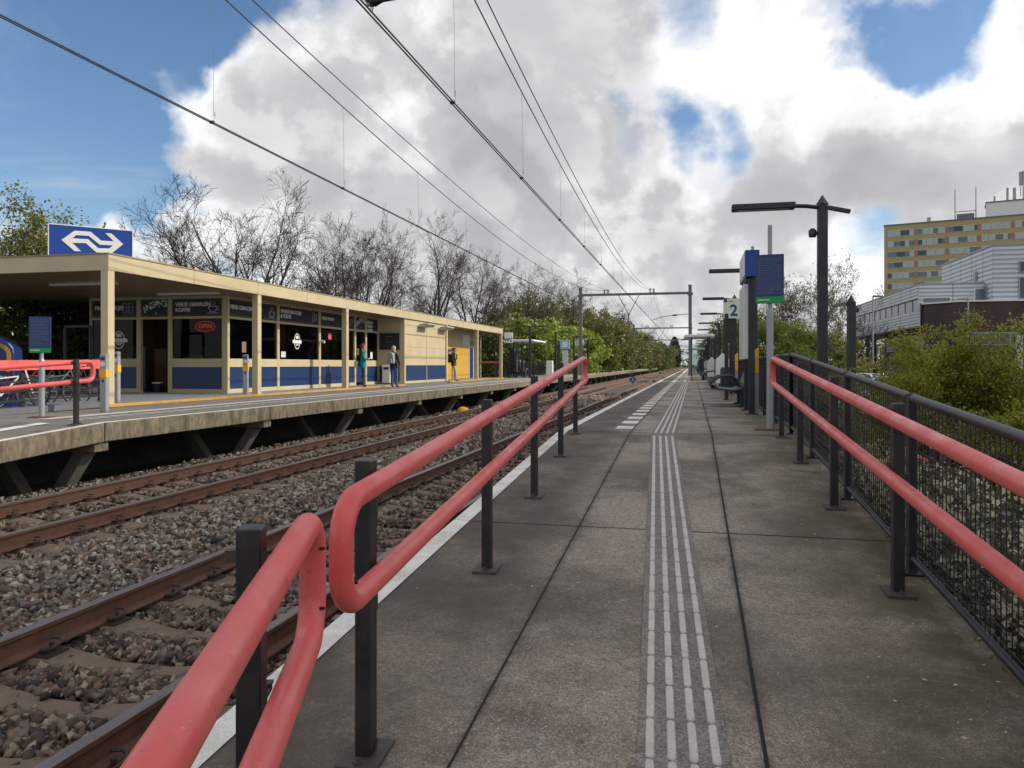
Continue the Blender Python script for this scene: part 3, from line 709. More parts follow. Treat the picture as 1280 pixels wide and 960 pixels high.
# ------------------------------------------------------------------ left platform
LX = -9.25
def build_left_platform():
    m = MB(); xb = -24
    ys = [1.0, LCREST, 53]
    for a, b in zip(ys, ys[1:]):
        q = []
        for y in (a, b):
            for x in (LX, xb): q.append((x, y, lz(y)))
        for y in (a, b):
            for x in (LX, xb): q.append((x, y, lz(y) - .25))
        m.add(q, [(0,1,3,2),(4,6,7,5),(0,2,6,4),(1,5,7,3)])
    q = [(LX,53,0),(LX,240,0),(-13.7,240,0),(-13.7,53,0)]
    m.add(q + [(x,y,-.25) for x,y,_ in q], [(0,1,2,3),(4,7,6,5),(0,4,5,1),(1,5,6,2),(2,6,7,3),(3,7,4,0)])
    o = m.build('platform', M['platfar']); tag(o, kind='structure')
    # cast edge beam with a deep weathered face, in lengths
    m = MB(); ys = [1.0, 5.6, LCREST] + list(np.arange(LCREST + 4.97, 240, 4.97))
    for a, b in zip(ys, ys[1:]):
        g = .012
        q = [(x, y, lz(y) + h) for h in (.002, -.30) for y in (a+g, b-g) for x in (LX + .045, LX - .35)]
        m.add(q, [(0,1,3,2),(4,6,7,5),(0,2,6,4),(1,5,7,3),(0,4,5,1),(2,3,7,6)])
    o = m.build('platform_edge_beam', M['slab'], bevel=.012); tag(o, kind='structure')
    def st(mb, xa, xb, ya, yb, h):
        cuts = [ya] + ([LCREST] if ya < LCREST < yb else []) + [yb]
        for a, b in zip(cuts, cuts[1:]): mb.add([(xa,a,lz(a)+h),(xb,a,lz(a)+h),(xb,b,lz(b)+h),(xa,b,lz(b)+h)], [(0,1,2,3)])
    m = MB(); st(m, LX-.11, LX+.042, 1.1, 239, .007); struct('platform_edge_line', m, M['line'])
    m = MB(); y = 11
    while y < 60: st(m, LX-1.1, LX-.86, y, y+.14, .008); y += .3
    st(m, LX-1.1, LX-.86, 1.2, 10.4, .008); st(m, LX-1.1, LX-.86, 60, 239, .008); struct('platform_dash_line', m, M['line'])
    m = MB(); st(m, LX-1.75, LX-1.45, 11, 200, .008); struct('tactile_base', m, M['rib'])
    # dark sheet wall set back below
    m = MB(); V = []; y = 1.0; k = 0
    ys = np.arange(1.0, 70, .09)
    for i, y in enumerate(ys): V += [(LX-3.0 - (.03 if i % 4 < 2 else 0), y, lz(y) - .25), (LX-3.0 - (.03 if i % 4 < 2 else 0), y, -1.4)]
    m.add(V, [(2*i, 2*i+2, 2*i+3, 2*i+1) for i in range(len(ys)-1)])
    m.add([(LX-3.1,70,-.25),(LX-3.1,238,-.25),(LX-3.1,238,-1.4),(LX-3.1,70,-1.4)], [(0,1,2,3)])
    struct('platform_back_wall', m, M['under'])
build_left_platform()
def build_trestles():
    def legs(t):
        for (xt, xb) in ((-.32, -.95), (-2.15, -1.45)):
            m = MB(); m.cbar((LX+xb, 0, -1.36), (LX+xt, 0, -.44), .24, .20); m.build('leg', M['pier'], t, bevel=.01)
        m = MB(); m.box(LX-2.5, LX-.02, -.15, .15, -.46, -.302); m.build('crossbeam', M['slab'], t, bevel=.01)
    proto = None; ys = [5.6] + [LCREST + 4.97*i for i in range(24)]
    for i, y in enumerate(ys):
        lb = 'raking concrete trestle under the left platform ramp' if i == 0 else ('concrete trestle under the bend where the left platform ramp begins' if i == 1 else ('raking concrete trestle under the left platform, %s after the ramp bend' % ORD[i-2] if i < 12 else 'tiny far concrete trestle under the left platform, %s from the vanishing point' % ORD[25-i-1]))
        if i < 2:
            t = T('platform_trestle', lb, 'trestle', (0, y, lz(y)), 0, 'concrete trestles under the left platform'); legs(t); proto = t
        else: dup(proto, (0, y, 0), 0, lb)
build_trestles()
# ------------------------------------------------------------------ red handrails
def arc(c, r, a0, a1, n, ex, ey):
    return [Vector(c) + Vector(ex) * (r*math.cos(a0+(a1-a0)*i/n)) + Vector(ey) * (r*math.sin(a0+(a1-a0)*i/n)) for i in range(n+1)]
def loop_path(p0, d, L0, L1, zf, h1, h2, rb, near=True, far=True):
    """hairpin rail: lower run at h2 and upper run at h1 joined by bends, along the ground line p0 + d*t"""
    def P(t, h): q = Vector(p0) + Vector(d) * t; return Vector((q.x, q.y, zf(q.y) + h))
    pts = []
    def bend(t, sgn, top_first):
        cs = []
        for (hc, a0, a1) in ((h1 - rb, PI/2, 0), (h2 + rb, 0, -PI/2)):
            for i in range(7):
                a = a0 + (a1-a0)*i/6; cs.append(P(t - sgn*rb + sgn*rb*math.cos(a), hc + rb*math.sin(a)))
        return cs if top_first else cs[::-1]
    up = []
    if near: up += bend(L0, -1, False)
    else: up += [P(L0, h1)]
    kink = (RCREST - p0[1]) / d[1]
    up_mid = [P(t, h1) for t in np.linspace(L0 + .4, L1 - .4, 7)]
    up += up_mid
    if far: up += bend(L1, 1, True)
    else: up += [P(L1, h1)]
    up += [P(t, h2) for t in np.linspace(L1 - .4, L0 + .4, 7)]
    if not near: up += [P(L0, h2)]
    return up, (near and far)
def handrail(name, label, p0, d, L0, L1, zf, posts, side, near, far, group, hp=1.08, h1=1.02, h2=.69, r=.038, off=.085):
    """posts stand on the line p0 + d*t; the rails run 'off' to the given side"""
    d = Vector(d).normalized(); nrm = Vector((d.y, -d.x, 0)) * side
    root = T(name, label, 'handrail', (0, 0, 0), 0, group)
    q0 = Vector(p0) + nrm * off
    pts, closed = loop_path(q0, d, L0, L1, zf, h1, h2, .115, near, far)
    m = MB(); m.tube(pts, r, 18, closed=closed); m.build('rail', M['red'], root, smooth=True)
    for (t_, h_) in ((L0 + .12, h1 - .10), (L0 + .12, h2 + .10), (L1 - .12, h1 - .10), (L1 - .12, h2 + .10)):
        if (not near and t_ < L0 + 1) or (not far and t_ > L1 - 1): continue
        sg = -1 if t_ < (L0 + L1)/2 else 1
        q = q0 + d * (t_ + sg*.085); q.z = zf(q.y) + h_ + (.02 if h_ > .85 else -.02)
        m = MB(); m.cyl(q + nrm*.025, q + nrm*(r + .0012), .0045, .0045, 8); m.build('vent_hole', M['tyre'], root)
    ang = math.atan2(d.y, d.x)
    for t in posts:
        c = Vector(p0) + d * t; z = zf(c.y)
        X = Matrix.Translation((c.x, c.y, z)) @ Matrix.Rotation(ang, 4, 'Z')
        m = MB(); m.M = X; m.box(-.035, .035, -.03, .03, 0, hp); po = m.build('post', M['black_post'], root, bevel=.004)
        m = MB(); m.M = X; m.box(-.11, .11, -.075, .075, -.012, .014)
        bp = m.build('base_plate', M['plate'], po, bevel=.003)
        for u in (-.085, .085):
            m = MB(); m.M = X; m.lathe([(.016, .014), (.016, .024), (.009, .026), (.009, .034)], (u, 0, 0), 6); m.build('bolt', M['plate'], po)
        for h in (h1, h2):     # flat arm behind the post with an upstand that carries the tube
            m = MB(); m.M = X; w = -side
            m.box(.03, .05, -.028, .028, h-.17, h-.02)
            m.box(.04, .15, min(w*.02, -w*.02), max(w*.02, -w*.02), h-.075, h-.065)
            m.box(.135, .165, min(-w*.10, w*.02), max(-w*.10, w*.02), h-.063, h-.055)
            m.box(.135, .165, min(-w*.10, -w*.07), max(-w*.10, -w*.07), h-.0545, h-.03)
            m.build('bracket', M['plate'], root)
PLINE0 = Vector((-1.158, 2.605, 0)); PDIR = Vector((-.422, 7.995, 0)).normalized()
handrail('handrail', 'long red hairpin handrail on dark posts along the platform edge by the tracks', PLINE0, PDIR, -.43, 8.62, rz, [0, 2.12, 4.15, 6.22, 8.0], 1, True, True, 'red handrails on the right platform')
handrail('handrail', 'nearest red handrail beside the tracks, cut off by the bottom of the picture', Vector((-1.06, 1.70, 0)), Vector((-.3245, .946, 0)), -3.0, .31, rz, [0, -1.9], 1, False, True, 'red handrails on the right platform', off=.10)
handrail('handrail', 'red double handrail in front of the mesh fence on the right of the ramp', Vector((1.14, 0, 0)), Vector((0, 1, 0)), -2.2, 10.83, rz, [-1.2, .8, 2.76, 4.76, 6.78, 8.82, 10.62], -1, False, True, 'red handrails on the right platform')
handrail('handrail', 'red hairpin handrail on the left platform ramp before the blue notice board', Vector((LX-.28, 0, 0)), Vector((0, 1, 0)), 2.0, 10.75, lz, [2.3, 4.3, 6.3, 8.3, 10.3], -1, False, True, None, hp=1.05, h1=.99, h2=.68)
# lower rail seen through the mesh
t = T('handrail', 'small red rail on the lower path seen through the mesh fence', 'handrail')
m = MB(); m.tube([(2.80, 10.1, .04), (2.62, 13.4, .17)], .03, 10); m.build('rail', M['red'], t, smooth=True)
m = MB(); m.tube([(2.80, 10.1, -.24), (2.62, 13.4, -.11)], .03, 10); m.build('rail', M['red'], t, smooth=True)
for y in (10.3, 11.8, 13.2):
    m = MB(); x = 2.80 - .18*(y-10.1)/3.3; m.box(x+.03, x+.09, y-.03, y+.03, -1.05, .06 + .13*(y-10.1)/3.3); m.build('post', M['black_post'], t)

# ------------------------------------------------------------------ mesh fence on the right
def mesh_panel(y0, y1, z0, zf, h0, h1, X, pitch, r):
    sg = []
    y = y0 + pitch*.5
    while y < y1:
        sg.append(((X, y, zf(y)+h0), (X, y, zf(y)+h1), r, r)); y += pitch
    h = h0 + pitch*.6
    while h < h1:
        sg.append(((X-r*1.7, y0, zf(y0)+h), (X-r*1.7, y1, zf(y1)+h), r*.9, r*.9))
        h += pitch
    return sg
def build_mesh_fence():
    root = T('mesh_fence', 'dark wire mesh fence with tubular top rail along the right side of the platform', 'fence')
    X = 1.31; ys = [-2.86, -.86, 1.14, 3.14, 5.14, 7.14, 9.14, 11.0]
    for i, y in enumerate(ys):
        m = MB(); m.box(X-.025, X+.025, y-.035, y+.035, rz(y), rz(y)+1.10); m.box(X-.07, X+.07, y-.07, y+.07, rz(y), rz(y)+.012)
        m.build('post', M['black'], root, bevel=.003)
        if i + 1 < len(ys):
            y1 = ys[i+1] - .05; y0 = y + .05
            m = MB(); m.tube([(X, y0, rz(y0)+1.075), (X, y1, rz(y1)+1.075)], .027, 14); m.build('top_rail', M['black'], root, smooth=True)
            m = MB(); m.tube([(X, y0, rz(y0)+.10), (X, y1, rz(y1)+.10)], .021, 10); m.build('bottom_rail', M['black'], root, smooth=True)
            near = y < 6
            V, F = seg_tubes(mesh_panel(y0, y1, 0, rz, .11, 1.06, X+.012, .062, .0034), 4)
            np_mesh('mesh_panel', V, F, M['black'], root)
    # level part: one two-metre bay, repeated
    y = 11.0; k = 0
    bay = None
    while k < 26:
        a = y + 2.0*k
        if bay is None:
            parts = []
            m = MB(); m.box(X-.025, X+.025, -.035, .035, 0, 1.10); parts.append(m.build('post', M['black'], root))
            m = MB(); m.tube([(X, .04, 1.075), (X, 1.96, 1.075)], .024, 8); m.tube([(X, .04, .1), (X, 1.96, .1)], .02, 8); parts.append(m.build('top_rail', M['black'], root))
            V, F = seg_tubes(mesh_panel(.05, 1.95, 0, lambda q: 0, .11, 1.06, X+.012, .06, .0035), 3); parts.append(np_mesh('mesh_panel', V, F, M['black'], root))
            bay = parts
            for p in parts: p.location = (0, a, 0)
        else:
            for p in bay: c = p.copy(); C.objects.link(c); c.location = (0, a, 0)
        k += 1
build_mesh_fence()
def bar_fence(name, label, X, y0, n, L_, zf=lambda y: 0):
    root = T(name, label, 'fence', (X, y0, 0)); proto = None
    for k in range(n):
        if proto is None:
            m = MB(); m.box(-.03, .03, -.03, .03, 0, 1.15); a = m.build('post', M['black'], root)
            m = MB(); m.box(-.02, .02, .03, L_-.03, 1.06, 1.10); m.box(-.02, .02, .03, L_-.03, .10, .14)
            yy = .16
            while yy < L_: m.box(-.009, .009, yy-.009, yy+.009, .14, 1.06); yy += .13
            b = m.build('bar_panel', M['black'], root); proto = (a, b)
        else:
            for p in proto: c = p.copy(); C.objects.link(c); c.location = (0, k*L_, 0)
bar_fence('bar_fence', 'dark upright bar fence along the back of the left platform behind the shelters', -13.4, 52, 44, 4.0)
bar_fence('bar_fence', 'dark upright bar fence along the far right platform behind the benches', 1.33, 63, 30, 4.0)

# ------------------------------------------------------------------ lamps
def lamp_mb(root, h, arm, head, side=-1, cam_=True, tail=True):
    m = MB(); m.box(-.075, .075, -.075, .075, 0, h); m.lathe([(.12, 0), (.12, .03)], (0,0,0), 8); m.build('pole', M['black'], root, bevel=.006)
    m = MB(); m.lathe([(.107, h), (.085, h+.02), (.004, h+.15)], (0,0,0), 4)
    o = m.build('pole_cap', M['black'], root)
    m = MB(); m.tube([(0,0,h-.06), (side*.25,0,h-.02), (side*arm,0,h-.01)], .034, 8)
    if tail: m.cbar((0,0,h-.04), (-side*.42,0,h-.14), .10, .055)
    m.build('arm', M['black'], root)
    m = MB(); a, b = sorted((side*arm, side*(arm+head)))
    m.box(a, b, -.11, .11, h-.055, h+.045); hd = m.build('lamp_head', M['black'], root, bevel=.012)
    m = MB(); m.box(a+.1, b-.1, -.08, .08, h-.059, h-.0555); m.build('lens', M['lamp_glass'], hd)
    if cam_:
        m = MB(); m.box(-.03 if side<0 else -.14, .14 if side < 0 else .03, -.03, .03, h-.52, h-.46) if False else m.box(-.13, -.07, -.02, .02, h-.50, h-.44)
        m.lathe([(.055, 0), (.065, .05), (.06, .11), (.03, .14)], (-.15, 0, h-.53), 10); m.build('camera_dome', M['black'], root)
def build_lamps():
    g = 'lamp posts along the right platform'
    t = T('lamp_post', 'tall black lamp post with slab head and small camera just behind the mesh fence', 'lamp post', (2.06, 13.3, -.75), 0, g); lamp_mb(t, 4.30, .42, 1.0)
    t2 = T('lamp_post', '', 'lamp post', (1.72, 22.7, 0), 0, g); lamp_mb(t2, 3.62, .40, .85, cam_=False, tail=False)
    labs = ['black lamp post whose head shows left of the blue station info case', 'black lamp post just behind the platform 2 sign'] 
    for k in range(0, 11):
        lb = labs[k] if k < len(labs) else 'slim black lamp post, %s along the right platform counted from the mesh fence' % ORD[k+1]
        if k == 0: t2['label'] = lb
        else: dup(t2, (1.66, 22.7 + 9.4*k, 0), 0, lb)
    g = 'lamp posts along the left platform'; t3 = None
    for k in range(11):
        lb = 'black lamp post on the left platform, %s beyond the beige building' % ORD[k]
        if t3 is None:
            t3 = T('lamp_post', lb, 'lamp post', (-11.0, 52.4, 0), 0, g); lamp_mb(t3, 3.62, .4, .85, side=1, cam_=False, tail=False)
        else: dup(t3, (-10.9 + .05*k, 52.4 + 9.5*k, 0), 0, lb)
    t = T('lamp_post', 'short black lamp post with pale stubby head between mesh fence and yellow shrub', 'lamp post', at(1064, 17, -1.3), R(12))
    m = MB(); m.box(-.075, .075, -.075, .075, 0, 3.62); m.build('pole', M['black'], t, bevel=.006)
    m = MB(); m.lathe([(.107, 3.62), (.09, 3.65), (.004, 3.79)], (0,0,0), 4); m.build('pole_cap', M['black'], t)
    m = MB(); m.box(-.16, -.07, -.05, .05, 3.56, 3.62); m.box(.075, .16, -.03, .03, 3.40, 3.50); m.build('arm', M['black'], t)
    m = MB(); m.prism([(-.40,3.53),(-.16,3.54),(-.16,3.63),(-.40,3.57)], 'y', -.09, .09); m.build('lamp_head', M['galv_dark'], t)
    for (px, d, side, lb) in ((1091, 50, 1, 'slim grey car park lamp post whose head points right'), (1210, 46, -1, 'slim grey car park lamp post in front of the brick building')):
        t = T('street_lamp', lb, 'street lamp', at(px, d, -1.0), -PSI*0, 'slim car park lamps'); hh = 6.4 if side == 1 else 5.9
        m = MB(); m.cyl((0,0,0), (0,0,hh), .06, .04, 8); m.build('pole', M['galv'], t, smooth=True)
        m = MB(); m.prism([(0,hh-.06),(side*.55,hh-.05),(side*.55,hh+.03),(0,hh+.06)], 'y', -.09, .09); m.build('lamp_head', M['galv_dark'] if side==1 else M['galv'], t)
build_lamps()

# ------------------------------------------------------------------ signs on the right platform
def scribble(mb, x0, x1, z0, z1, y, rows, h, rng):
    """rows of small print too fine to read: thin broken strokes"""
    for i in range(rows):
        z = z1 - (z1 - z0) * (i + .5) / rows; x = x0
        end = x1 - (x1-x0) * (rng.uniform(0, .35) if i % 4 == 3 else rng.uniform(0, .06))
        while x < end:
            w = rng.uniform(.012, .05); e = min(x + w, end); mb.box(x, e, y - .002, y, z - h/2, z + h/2); x = e + .008
def notice_board(name, label, loc, rzv, w, h, zc, hpole, ztop, rows, grp=None):
    t = T(name, label, 'notice board', loc, rzv, grp)
    m = MB(); m.cyl((0,.06,0), (0,.06,zc-.45 if ztop else 1.0), .048, .048, 12); m.lathe([(.048, 0), (.032, .05)], (0,.06,zc-.45 if ztop else 1.0), 12); m.build('sleeve', M['galv'], t, smooth=True)
    m = MB(); m.cyl((0,.06,zc-.45 if ztop else 1.0), (0,.06,hpole), .031, .031, 12); m.build('pole', M['galv'], t, smooth=True)
    m = MB(); m.box(-.20, .20, -.04, .16, .004, .02); m.build('foot_plate', M['rust'], t)
    m = MB(); m.box(-w/2, w/2, -.015, .015, zc-h/2, zc+h/2); b = m.build('board', M['navy'], t, bevel=.004)
    m = MB(); m.box(-w/2+.004, w/2-.004, -.02, -.016, zc-h/2+.004, zc-h/2+h*.135); m.build('green_band', M['green'], b)
    m = MB(); scribble(m, -w/2+.03, w/2-.03, zc-h/2+h*.19, zc+h/2-.04, -.017, rows, .007, random.Random(4)); m.build('lettering', mat('faint_pale_blue_print', (.13,.17,.30), .5), b)
    m = MB(); m.box(-w/2+.03, 0, -.0225, -.0205, zc-h/2+h*.06, zc-h/2+h*.08); m.build('lettering', M['chalk'], b)
p = at(962, 11.0); notice_board('notice_board', 'blue notice board with green band on a tall grey pole beside the info case', (p.x, p.y, 0), R(-8), .385, .70, 2.17, 2.95, True, 21, 'blue notice boards')
p = at(50, 13.6); notice_board('notice_board', 'blue notice board with green band behind the red rails of the left platform', (p.x, p.y, 0), R(20), .36, .64, 1.47, 1.78, False, 18, 'blue notice boards')

def info_case():
    t = T('info_case', 'tall black poster case with blue header box beside the notice board', 'information case', (1.10, 15.2, 0), 0)
    for y in (0, 1.35):
        m = MB(); m.box(-.055, .055, y-.04, y+.04, 0, 2.58); m.box(-.11, .11, y-.1, y+.1, .003, .018); m.build('post', M['black'], t, bevel=.004)
    m = MB(); m.box(-.13, .13, -.13, 1.48, 2.60, 3.10); hb = m.build('header_box', M['signblue'], t, bevel=.006)
    m = MB(); m.box(-.137, -.131, -.11, 1.46, 2.64, 3.06); m.build('header_face', M['ad'], hb)
    m = MB(); m.box(-.10, .03, .05, 1.3, 2.56, 2.618); m.build('bracket', M['black'], t)
    m = MB(); m.box(-.15, -.06, .06, 1.29, 1.05, 2.48); cs = m.build('poster_case', M['white'], t, bevel=.01)
    m = MB(); m.box(-.156, -.151, .1, 1.25, 1.1, 2.43); m.build('poster', M['ad'], cs)
    for y in (.2, .45): 
        m = MB(); m.cyl((.03,y,3.10), (.03,y,3.21 - .06*(y>.3)), .03, .03, 8); m.build('fixing_stub', M['galv'], t)
info_case()
def marker(name, label, loc, h):
    t = T(name, label, 'marker post', loc, R(10), 'yellow topped marker posts')
    m = MB(); m.box(-.035, .035, -.02, .02, 0, h*.62); m.box(-.09, .09, -.05, .05, .003, .016); m.build('post', M['galv'], t)
    m = MB(); m.prism([(-.036, h*.62), (.036, h*.62), (.036, h), (-.036, h-.05)], 'y', -.024, .024); m.build('yellow_top', M['amber'], t)
p = at(945.5, 14.6); marker('marker_post', 'grey marker post with yellow top between the info case and the notice board pole', (p.x, p.y, 0), 1.27)
p = at(920.5, 21.5); marker('marker_post', 'yellow topped marker post behind the nearest bench', (p.x, p.y, 0), 1.27)

def bench_geo(t):
    # two seats, slatted and dished, facing the track (-x)
    prof = [(-.42,.50),(-.40,.44),(-.1,.40),(.12,.39),(.24,.42),(.34,.62),(.43,.86),(.52,1.08)]
    top = [(x, z) for x, z in prof]; n = len(prof)
    for part, seg in (('seat', (0, 4)), ('backrest', (4, 7))):
        m = MB()
        for y in (0, .62, 1.24):
            P = prof[seg[0]:seg[1]+1]
            poly = P + [(x + .03 if part == 'backrest' else x, z - .035 if part == 'seat' else z - .01) for x, z in P[::-1]]
            m.prism(poly, 'y', y + .01, y + .59)
        m.build(part, M['seat'], t, bevel=.006)
    for y in (-.02, .6, 1.22, 1.86):
        m = MB(); m.tube([(.22, y, .43), (.17, y, .60), (.02, y, .70), (-.2, y, .68), (-.38, y, .58), (-.44, y, .49)], .022, 8); m.build('armrest', M['black'], t, smooth=True)
    for y in (.2, 1.62):
        m = MB(); m.prism([(-.05,.38),(.24,.40),(.33,.30),(.36,.06),(.47,.0),(.12,.0),(.24,.06),(.22,.26)], 'y', y-.035, y+.035); m.build('leg', M['black'], t, bevel=.006)
    m = MB(); m.box(.02, .10, -.05, 1.9, .33, .385); m.build('beam', M['black'], t)
def bin_geo(t, pointed):
    m = MB(); w = .24
    if pointed: m.prism([(-w,0.28),(w,.28),(w,1.12),(0,1.36),(-w,1.12)], 'y', -.03, .03)
    m.build('panel', M['white'], t, bevel=.008)
    m = MB(); m.box(-.2, -.13, -.025, .025, 0, .28); m.box(.13, .2, -.025, .025, 0, .28); m.build('leg', M['galv'], t)
def platform_furniture():
    g = 'dark dished benches on the right platform'; b = None
    labs = ['nearest dark dished bench facing the tracks, beside the info case', 'second dark bench along the right platform, past the pointed white panel', 'third dark bench along the right platform under the shelter', 'fourth dark bench along the right platform, past the shelter', 'fifth dark bench far along the right platform', 'last dark bench visible far along the right platform']
    for y, lb in zip((17.6, 30.0, 46.5, 60, 74, 92), labs):
        if b is None: b = T('bench', lb, 'bench', (.82, y, 0), 0, g); bench_geo(b)
        else: dup(b, (.80, y, 0), 0, lb)
    g = 'white pointed panels on the right platform'; b = None
    for px, d, lb in ((903, 27.5, 'white panel with a pointed top behind the nearest bench'), (889.5, 42, 'farther white pointed panel, next to the shelter'), (884, 58, 'farthest white pointed panel, past the shelter')):
        p = at(px, d)
        if b is None: b = T('pointed_panel', lb, 'panel', (p.x, p.y, 0), R(10), g); bin_geo(b, True)
        else: dup(b, (p.x, p.y, 0), R(10), lb)
    t = T('litter_bin', 'small dark litter bin beside the white pointed panel', 'litter bin', (1.05, 25.6, 0))
    m = MB(); m.lathe([(.14, .15), (.17, .2), (.17, .8), (.14, .86)], (0,0,0), 14); m.build('barrel', M['black'], t, smooth=True)
    m = MB(); m.box(-.03,.03,-.03,.03,0,.2); m.build('foot', M['black'], t)
    # platform number sign
    p = at(914, 24.5)
    t = T('platform_sign', 'pale yellow sign with a large blue 2 above the right platform', 'platform sign', (p.x, p.y, 0), R(6))
    m = MB(); m.box(-.05, .05, 0.03, .11, 0, 2.35); m.build('pole', M['black'], t)
    m = MB(); m.box(-.085, .085, .02, .12, 1.75, 2.42); m.build('bracket', M['black'], t)
    m = MB(); m.box(-.245, .245, -.04, .015, 2.42, 3.05); b = m.build('board', M['pl_white'], t, bevel=.004)
    v, f = text_geo('2', .50, .003, bold=.012); m = MB(); m.M = frame_mx((.07, -.044, 2.66), (1,0,0)); m.add(v, f); m.build('number', M['signblue'], b)
    m = MB(); m.box(-.24, -.14, -.046, -.041, 2.93, 3.045); m.build('blue_square', M['signblue'], b)
    m = MB()
    for i, x in enumerate((-.08, -.05, -.02, .01, .04)): m.box(x, x+.018, -.046, -.041, 2.94, 2.97 + .01*(i%2))
    m.build('lettering', M['galv_dark'], b)
    for d, x in ((20.5, 905.5), (33, 898), (40, 893)):
        p = at(x, d); o = T('sign_pole', 'plain black pole between the benches, %s from the info case' % {20.5: 'nearest', 33: 'second', 40: 'third'}[d], 'pole', (p.x+.05, p.y, 0), 0, 'plain black poles on the right platform')
        m = MB(); m.box(-.05, .05, -.05, .05, 0, 2.3 if d < 25 else 2.5); m.build('pole', M['black'], o)
        m = MB(); m.box(-.09, .09, -.09, .09, .003, .018); m.build('foot_plate', M['black'], o)
platform_furniture()
def shelter(name, label, loc, L_, W, side, grp, roof_h=2.62, dup_of=None):
    t = T(name, label, 'shelter', loc, 0, grp)
    m = MB(); prof = [(-W/2, roof_h+.02), (-W/2+.12, roof_h+.14), (W/2-.12, roof_h+.14), (W/2, roof_h+.06), (W/2, roof_h), (-W/2, roof_h-.02)]
    m.prism(prof, 'y', 0, L_); m.build('roof', M['white'], t, bevel=.02)
    bx = -side*(W/2 - .42)
    for y in np.linspace(.3, L_-.3, 4):
        m = MB(); m.box(bx-.04, bx+.04, y-.04, y+.04, 0, roof_h); m.build('post', M['black'], t)
    for y in (.3, L_-.3):
        m = MB(); m.box(bx+side*1.0-.03, bx+side*1.0+.03, y-.03, y+.03, 0, roof_h); m.build('post', M['black'], t)
    ys = np.linspace(.3, L_-.3, 4)
    for a, b in zip(ys, ys[1:]):
        m = MB(); m.box(bx-.006, bx+.006, a+.06, b-.06, .25, 2.2); m.build('glass_panel', M['clear'], t)
    for y in (.3, L_-.3):
        m = MB(); a, b = sorted((bx + side*.06, bx + side*.95)); m.box(a, b, y-.006, y+.006, .25, 2.2); m.build('glass_panel', M['clear'], t)
    m = MB(); a, b = sorted((bx + side*.1, bx + side*.55)); m.box(a, b, .6, L_-.6, .42, .47); m.build('seat', M['seat'], t)
    for y in (1.0, L_-1.0):
        m = MB(); m.box(a+.15, b-.15, y-.03, y+.03, 0, .42); m.build('leg', M['black'], t)
    return t
sh = shelter('platform_shelter', 'nearest flat white roofed shelter on the left platform with people seated inside', (-12.1, 53.6, 0), 4.6, 2.3, 1, 'shelters on the left platform')
dup(sh, (-11.4, 91, 0), 0, 'second flat white roofed shelter along the left platform'); dup(sh, (-11.2, 140, 0), 0, 'farthest flat white roofed shelter along the left platform')
sr = shelter('platform_shelter', 'nearest flat white roofed shelter on the right platform beyond the benches', (.45, 47.2, 0), 4.6, 1.9, -1, 'shelters on the right platform')
dup(sr, (.45, 86, 0), 0, 'far flat white roofed shelter on the right platform behind the catenary mast')

# ------------------------------------------------------------------ overhead line
PORTALS = [66, 128, 190, 252, 314, 376, 438]
CZ = RAILZ + 5.52      # contact wire
def portals():
    proto = None
    for k, d in enumerate(PORTALS):
        y = (d + 0) / CS
        lb = ['nearest grey steel catenary portal spanning both tracks', 'second grey catenary portal along the tracks', 'third grey catenary portal along the tracks', 'fourth grey catenary portal in the distance', 'fifth grey catenary portal in the distance', 'sixth grey catenary portal in the distance', 'farthest grey catenary portal near the vanishing point'][k]
        if proto: dup(proto, (0, y, 0), 0, lb); continue
        t = T('catenary_portal', lb, 'catenary portal', (0, y, 0), 0, 'catenary portals along the tracks'); proto = t
        for x, zb in ((-9.65, 0), (-.17, 0)):
            m = MB(); m.box(x-.14, x+.14, -.12, .12, zb, 7.75); m.box(x-.26, x+.26, -.24, .24, zb, zb+.06); m.build('mast', M['galv_dark'], t)
            m = MB(); m.lathe([(.2, 7.75), (.2, 7.80), (.02, 7.86)], (x,0,0), 4); m.box(x-.24, x+.24, -.2, .2, 6.95, 7.15); m.build('mast_head', M['galv_dark'], t)
        m = MB(); m.box(-9.5, -.3, -.11, .11, 7.02, 7.22); m.build('beam', M['galv_dark'], t)
        for xc in (NEARX+.03, FARX+.1):
            m = MB()
            for dx in (-.16, .16): m.lathe([(.03,0),(.075,.05),(.03,.1),(.075,.15),(.03,.2),(.075,.25),(.03,.3)], (xc+dx, 0, 7.22), 8)
            m.box(xc-.26, xc+.26, -.03, .03, 7.50, 7.55); m.build('insulator', M['insul'], t)
        m = MB(); m.cbar((-6.3, 0, 7.03), (-5.42, 0, 5.38), .06, .06); m.cbar((-4.5, 0, 7.03), (-5.38, 0, 5.38), .06, .06); m.build('v_bracket', M['galv_dark'], t)
        m = MB(); m.cyl((-5.4, 0, 5.45), (-5.4, 0, 4.6), .06, .06, 8); m.lathe([(.1,0),(.13,.08),(.1,.16)], (-5.4,0,5.3), 8); m.build('drop_tube', M['galv_dark'], t)
        m = MB(); m.tube([(-5.4,0,5.05), (-6.3,0,4.98), (-7.4,0,4.83)], .028, 6); m.build('steady_arm', M['galv'], t)
        m = MB(); m.tube([(-.3,0,5.32), (-1.6,0,5.22), (-2.6,0,5.08), (-3.4,0,4.83)], .03, 6); m.build('steady_arm', M['galv'], t)
        m = MB(); m.cyl((-5.75,0,5.02), (-6.15,0,4.99), .07, .07, 8); m.build('rod_insulator', M['insul'], t)
        m = MB(); m.cyl((-1.25,0,5.245), (-1.65,0,5.215), .07, .07, 8); m.build('rod_insulator', M['insul'], t)
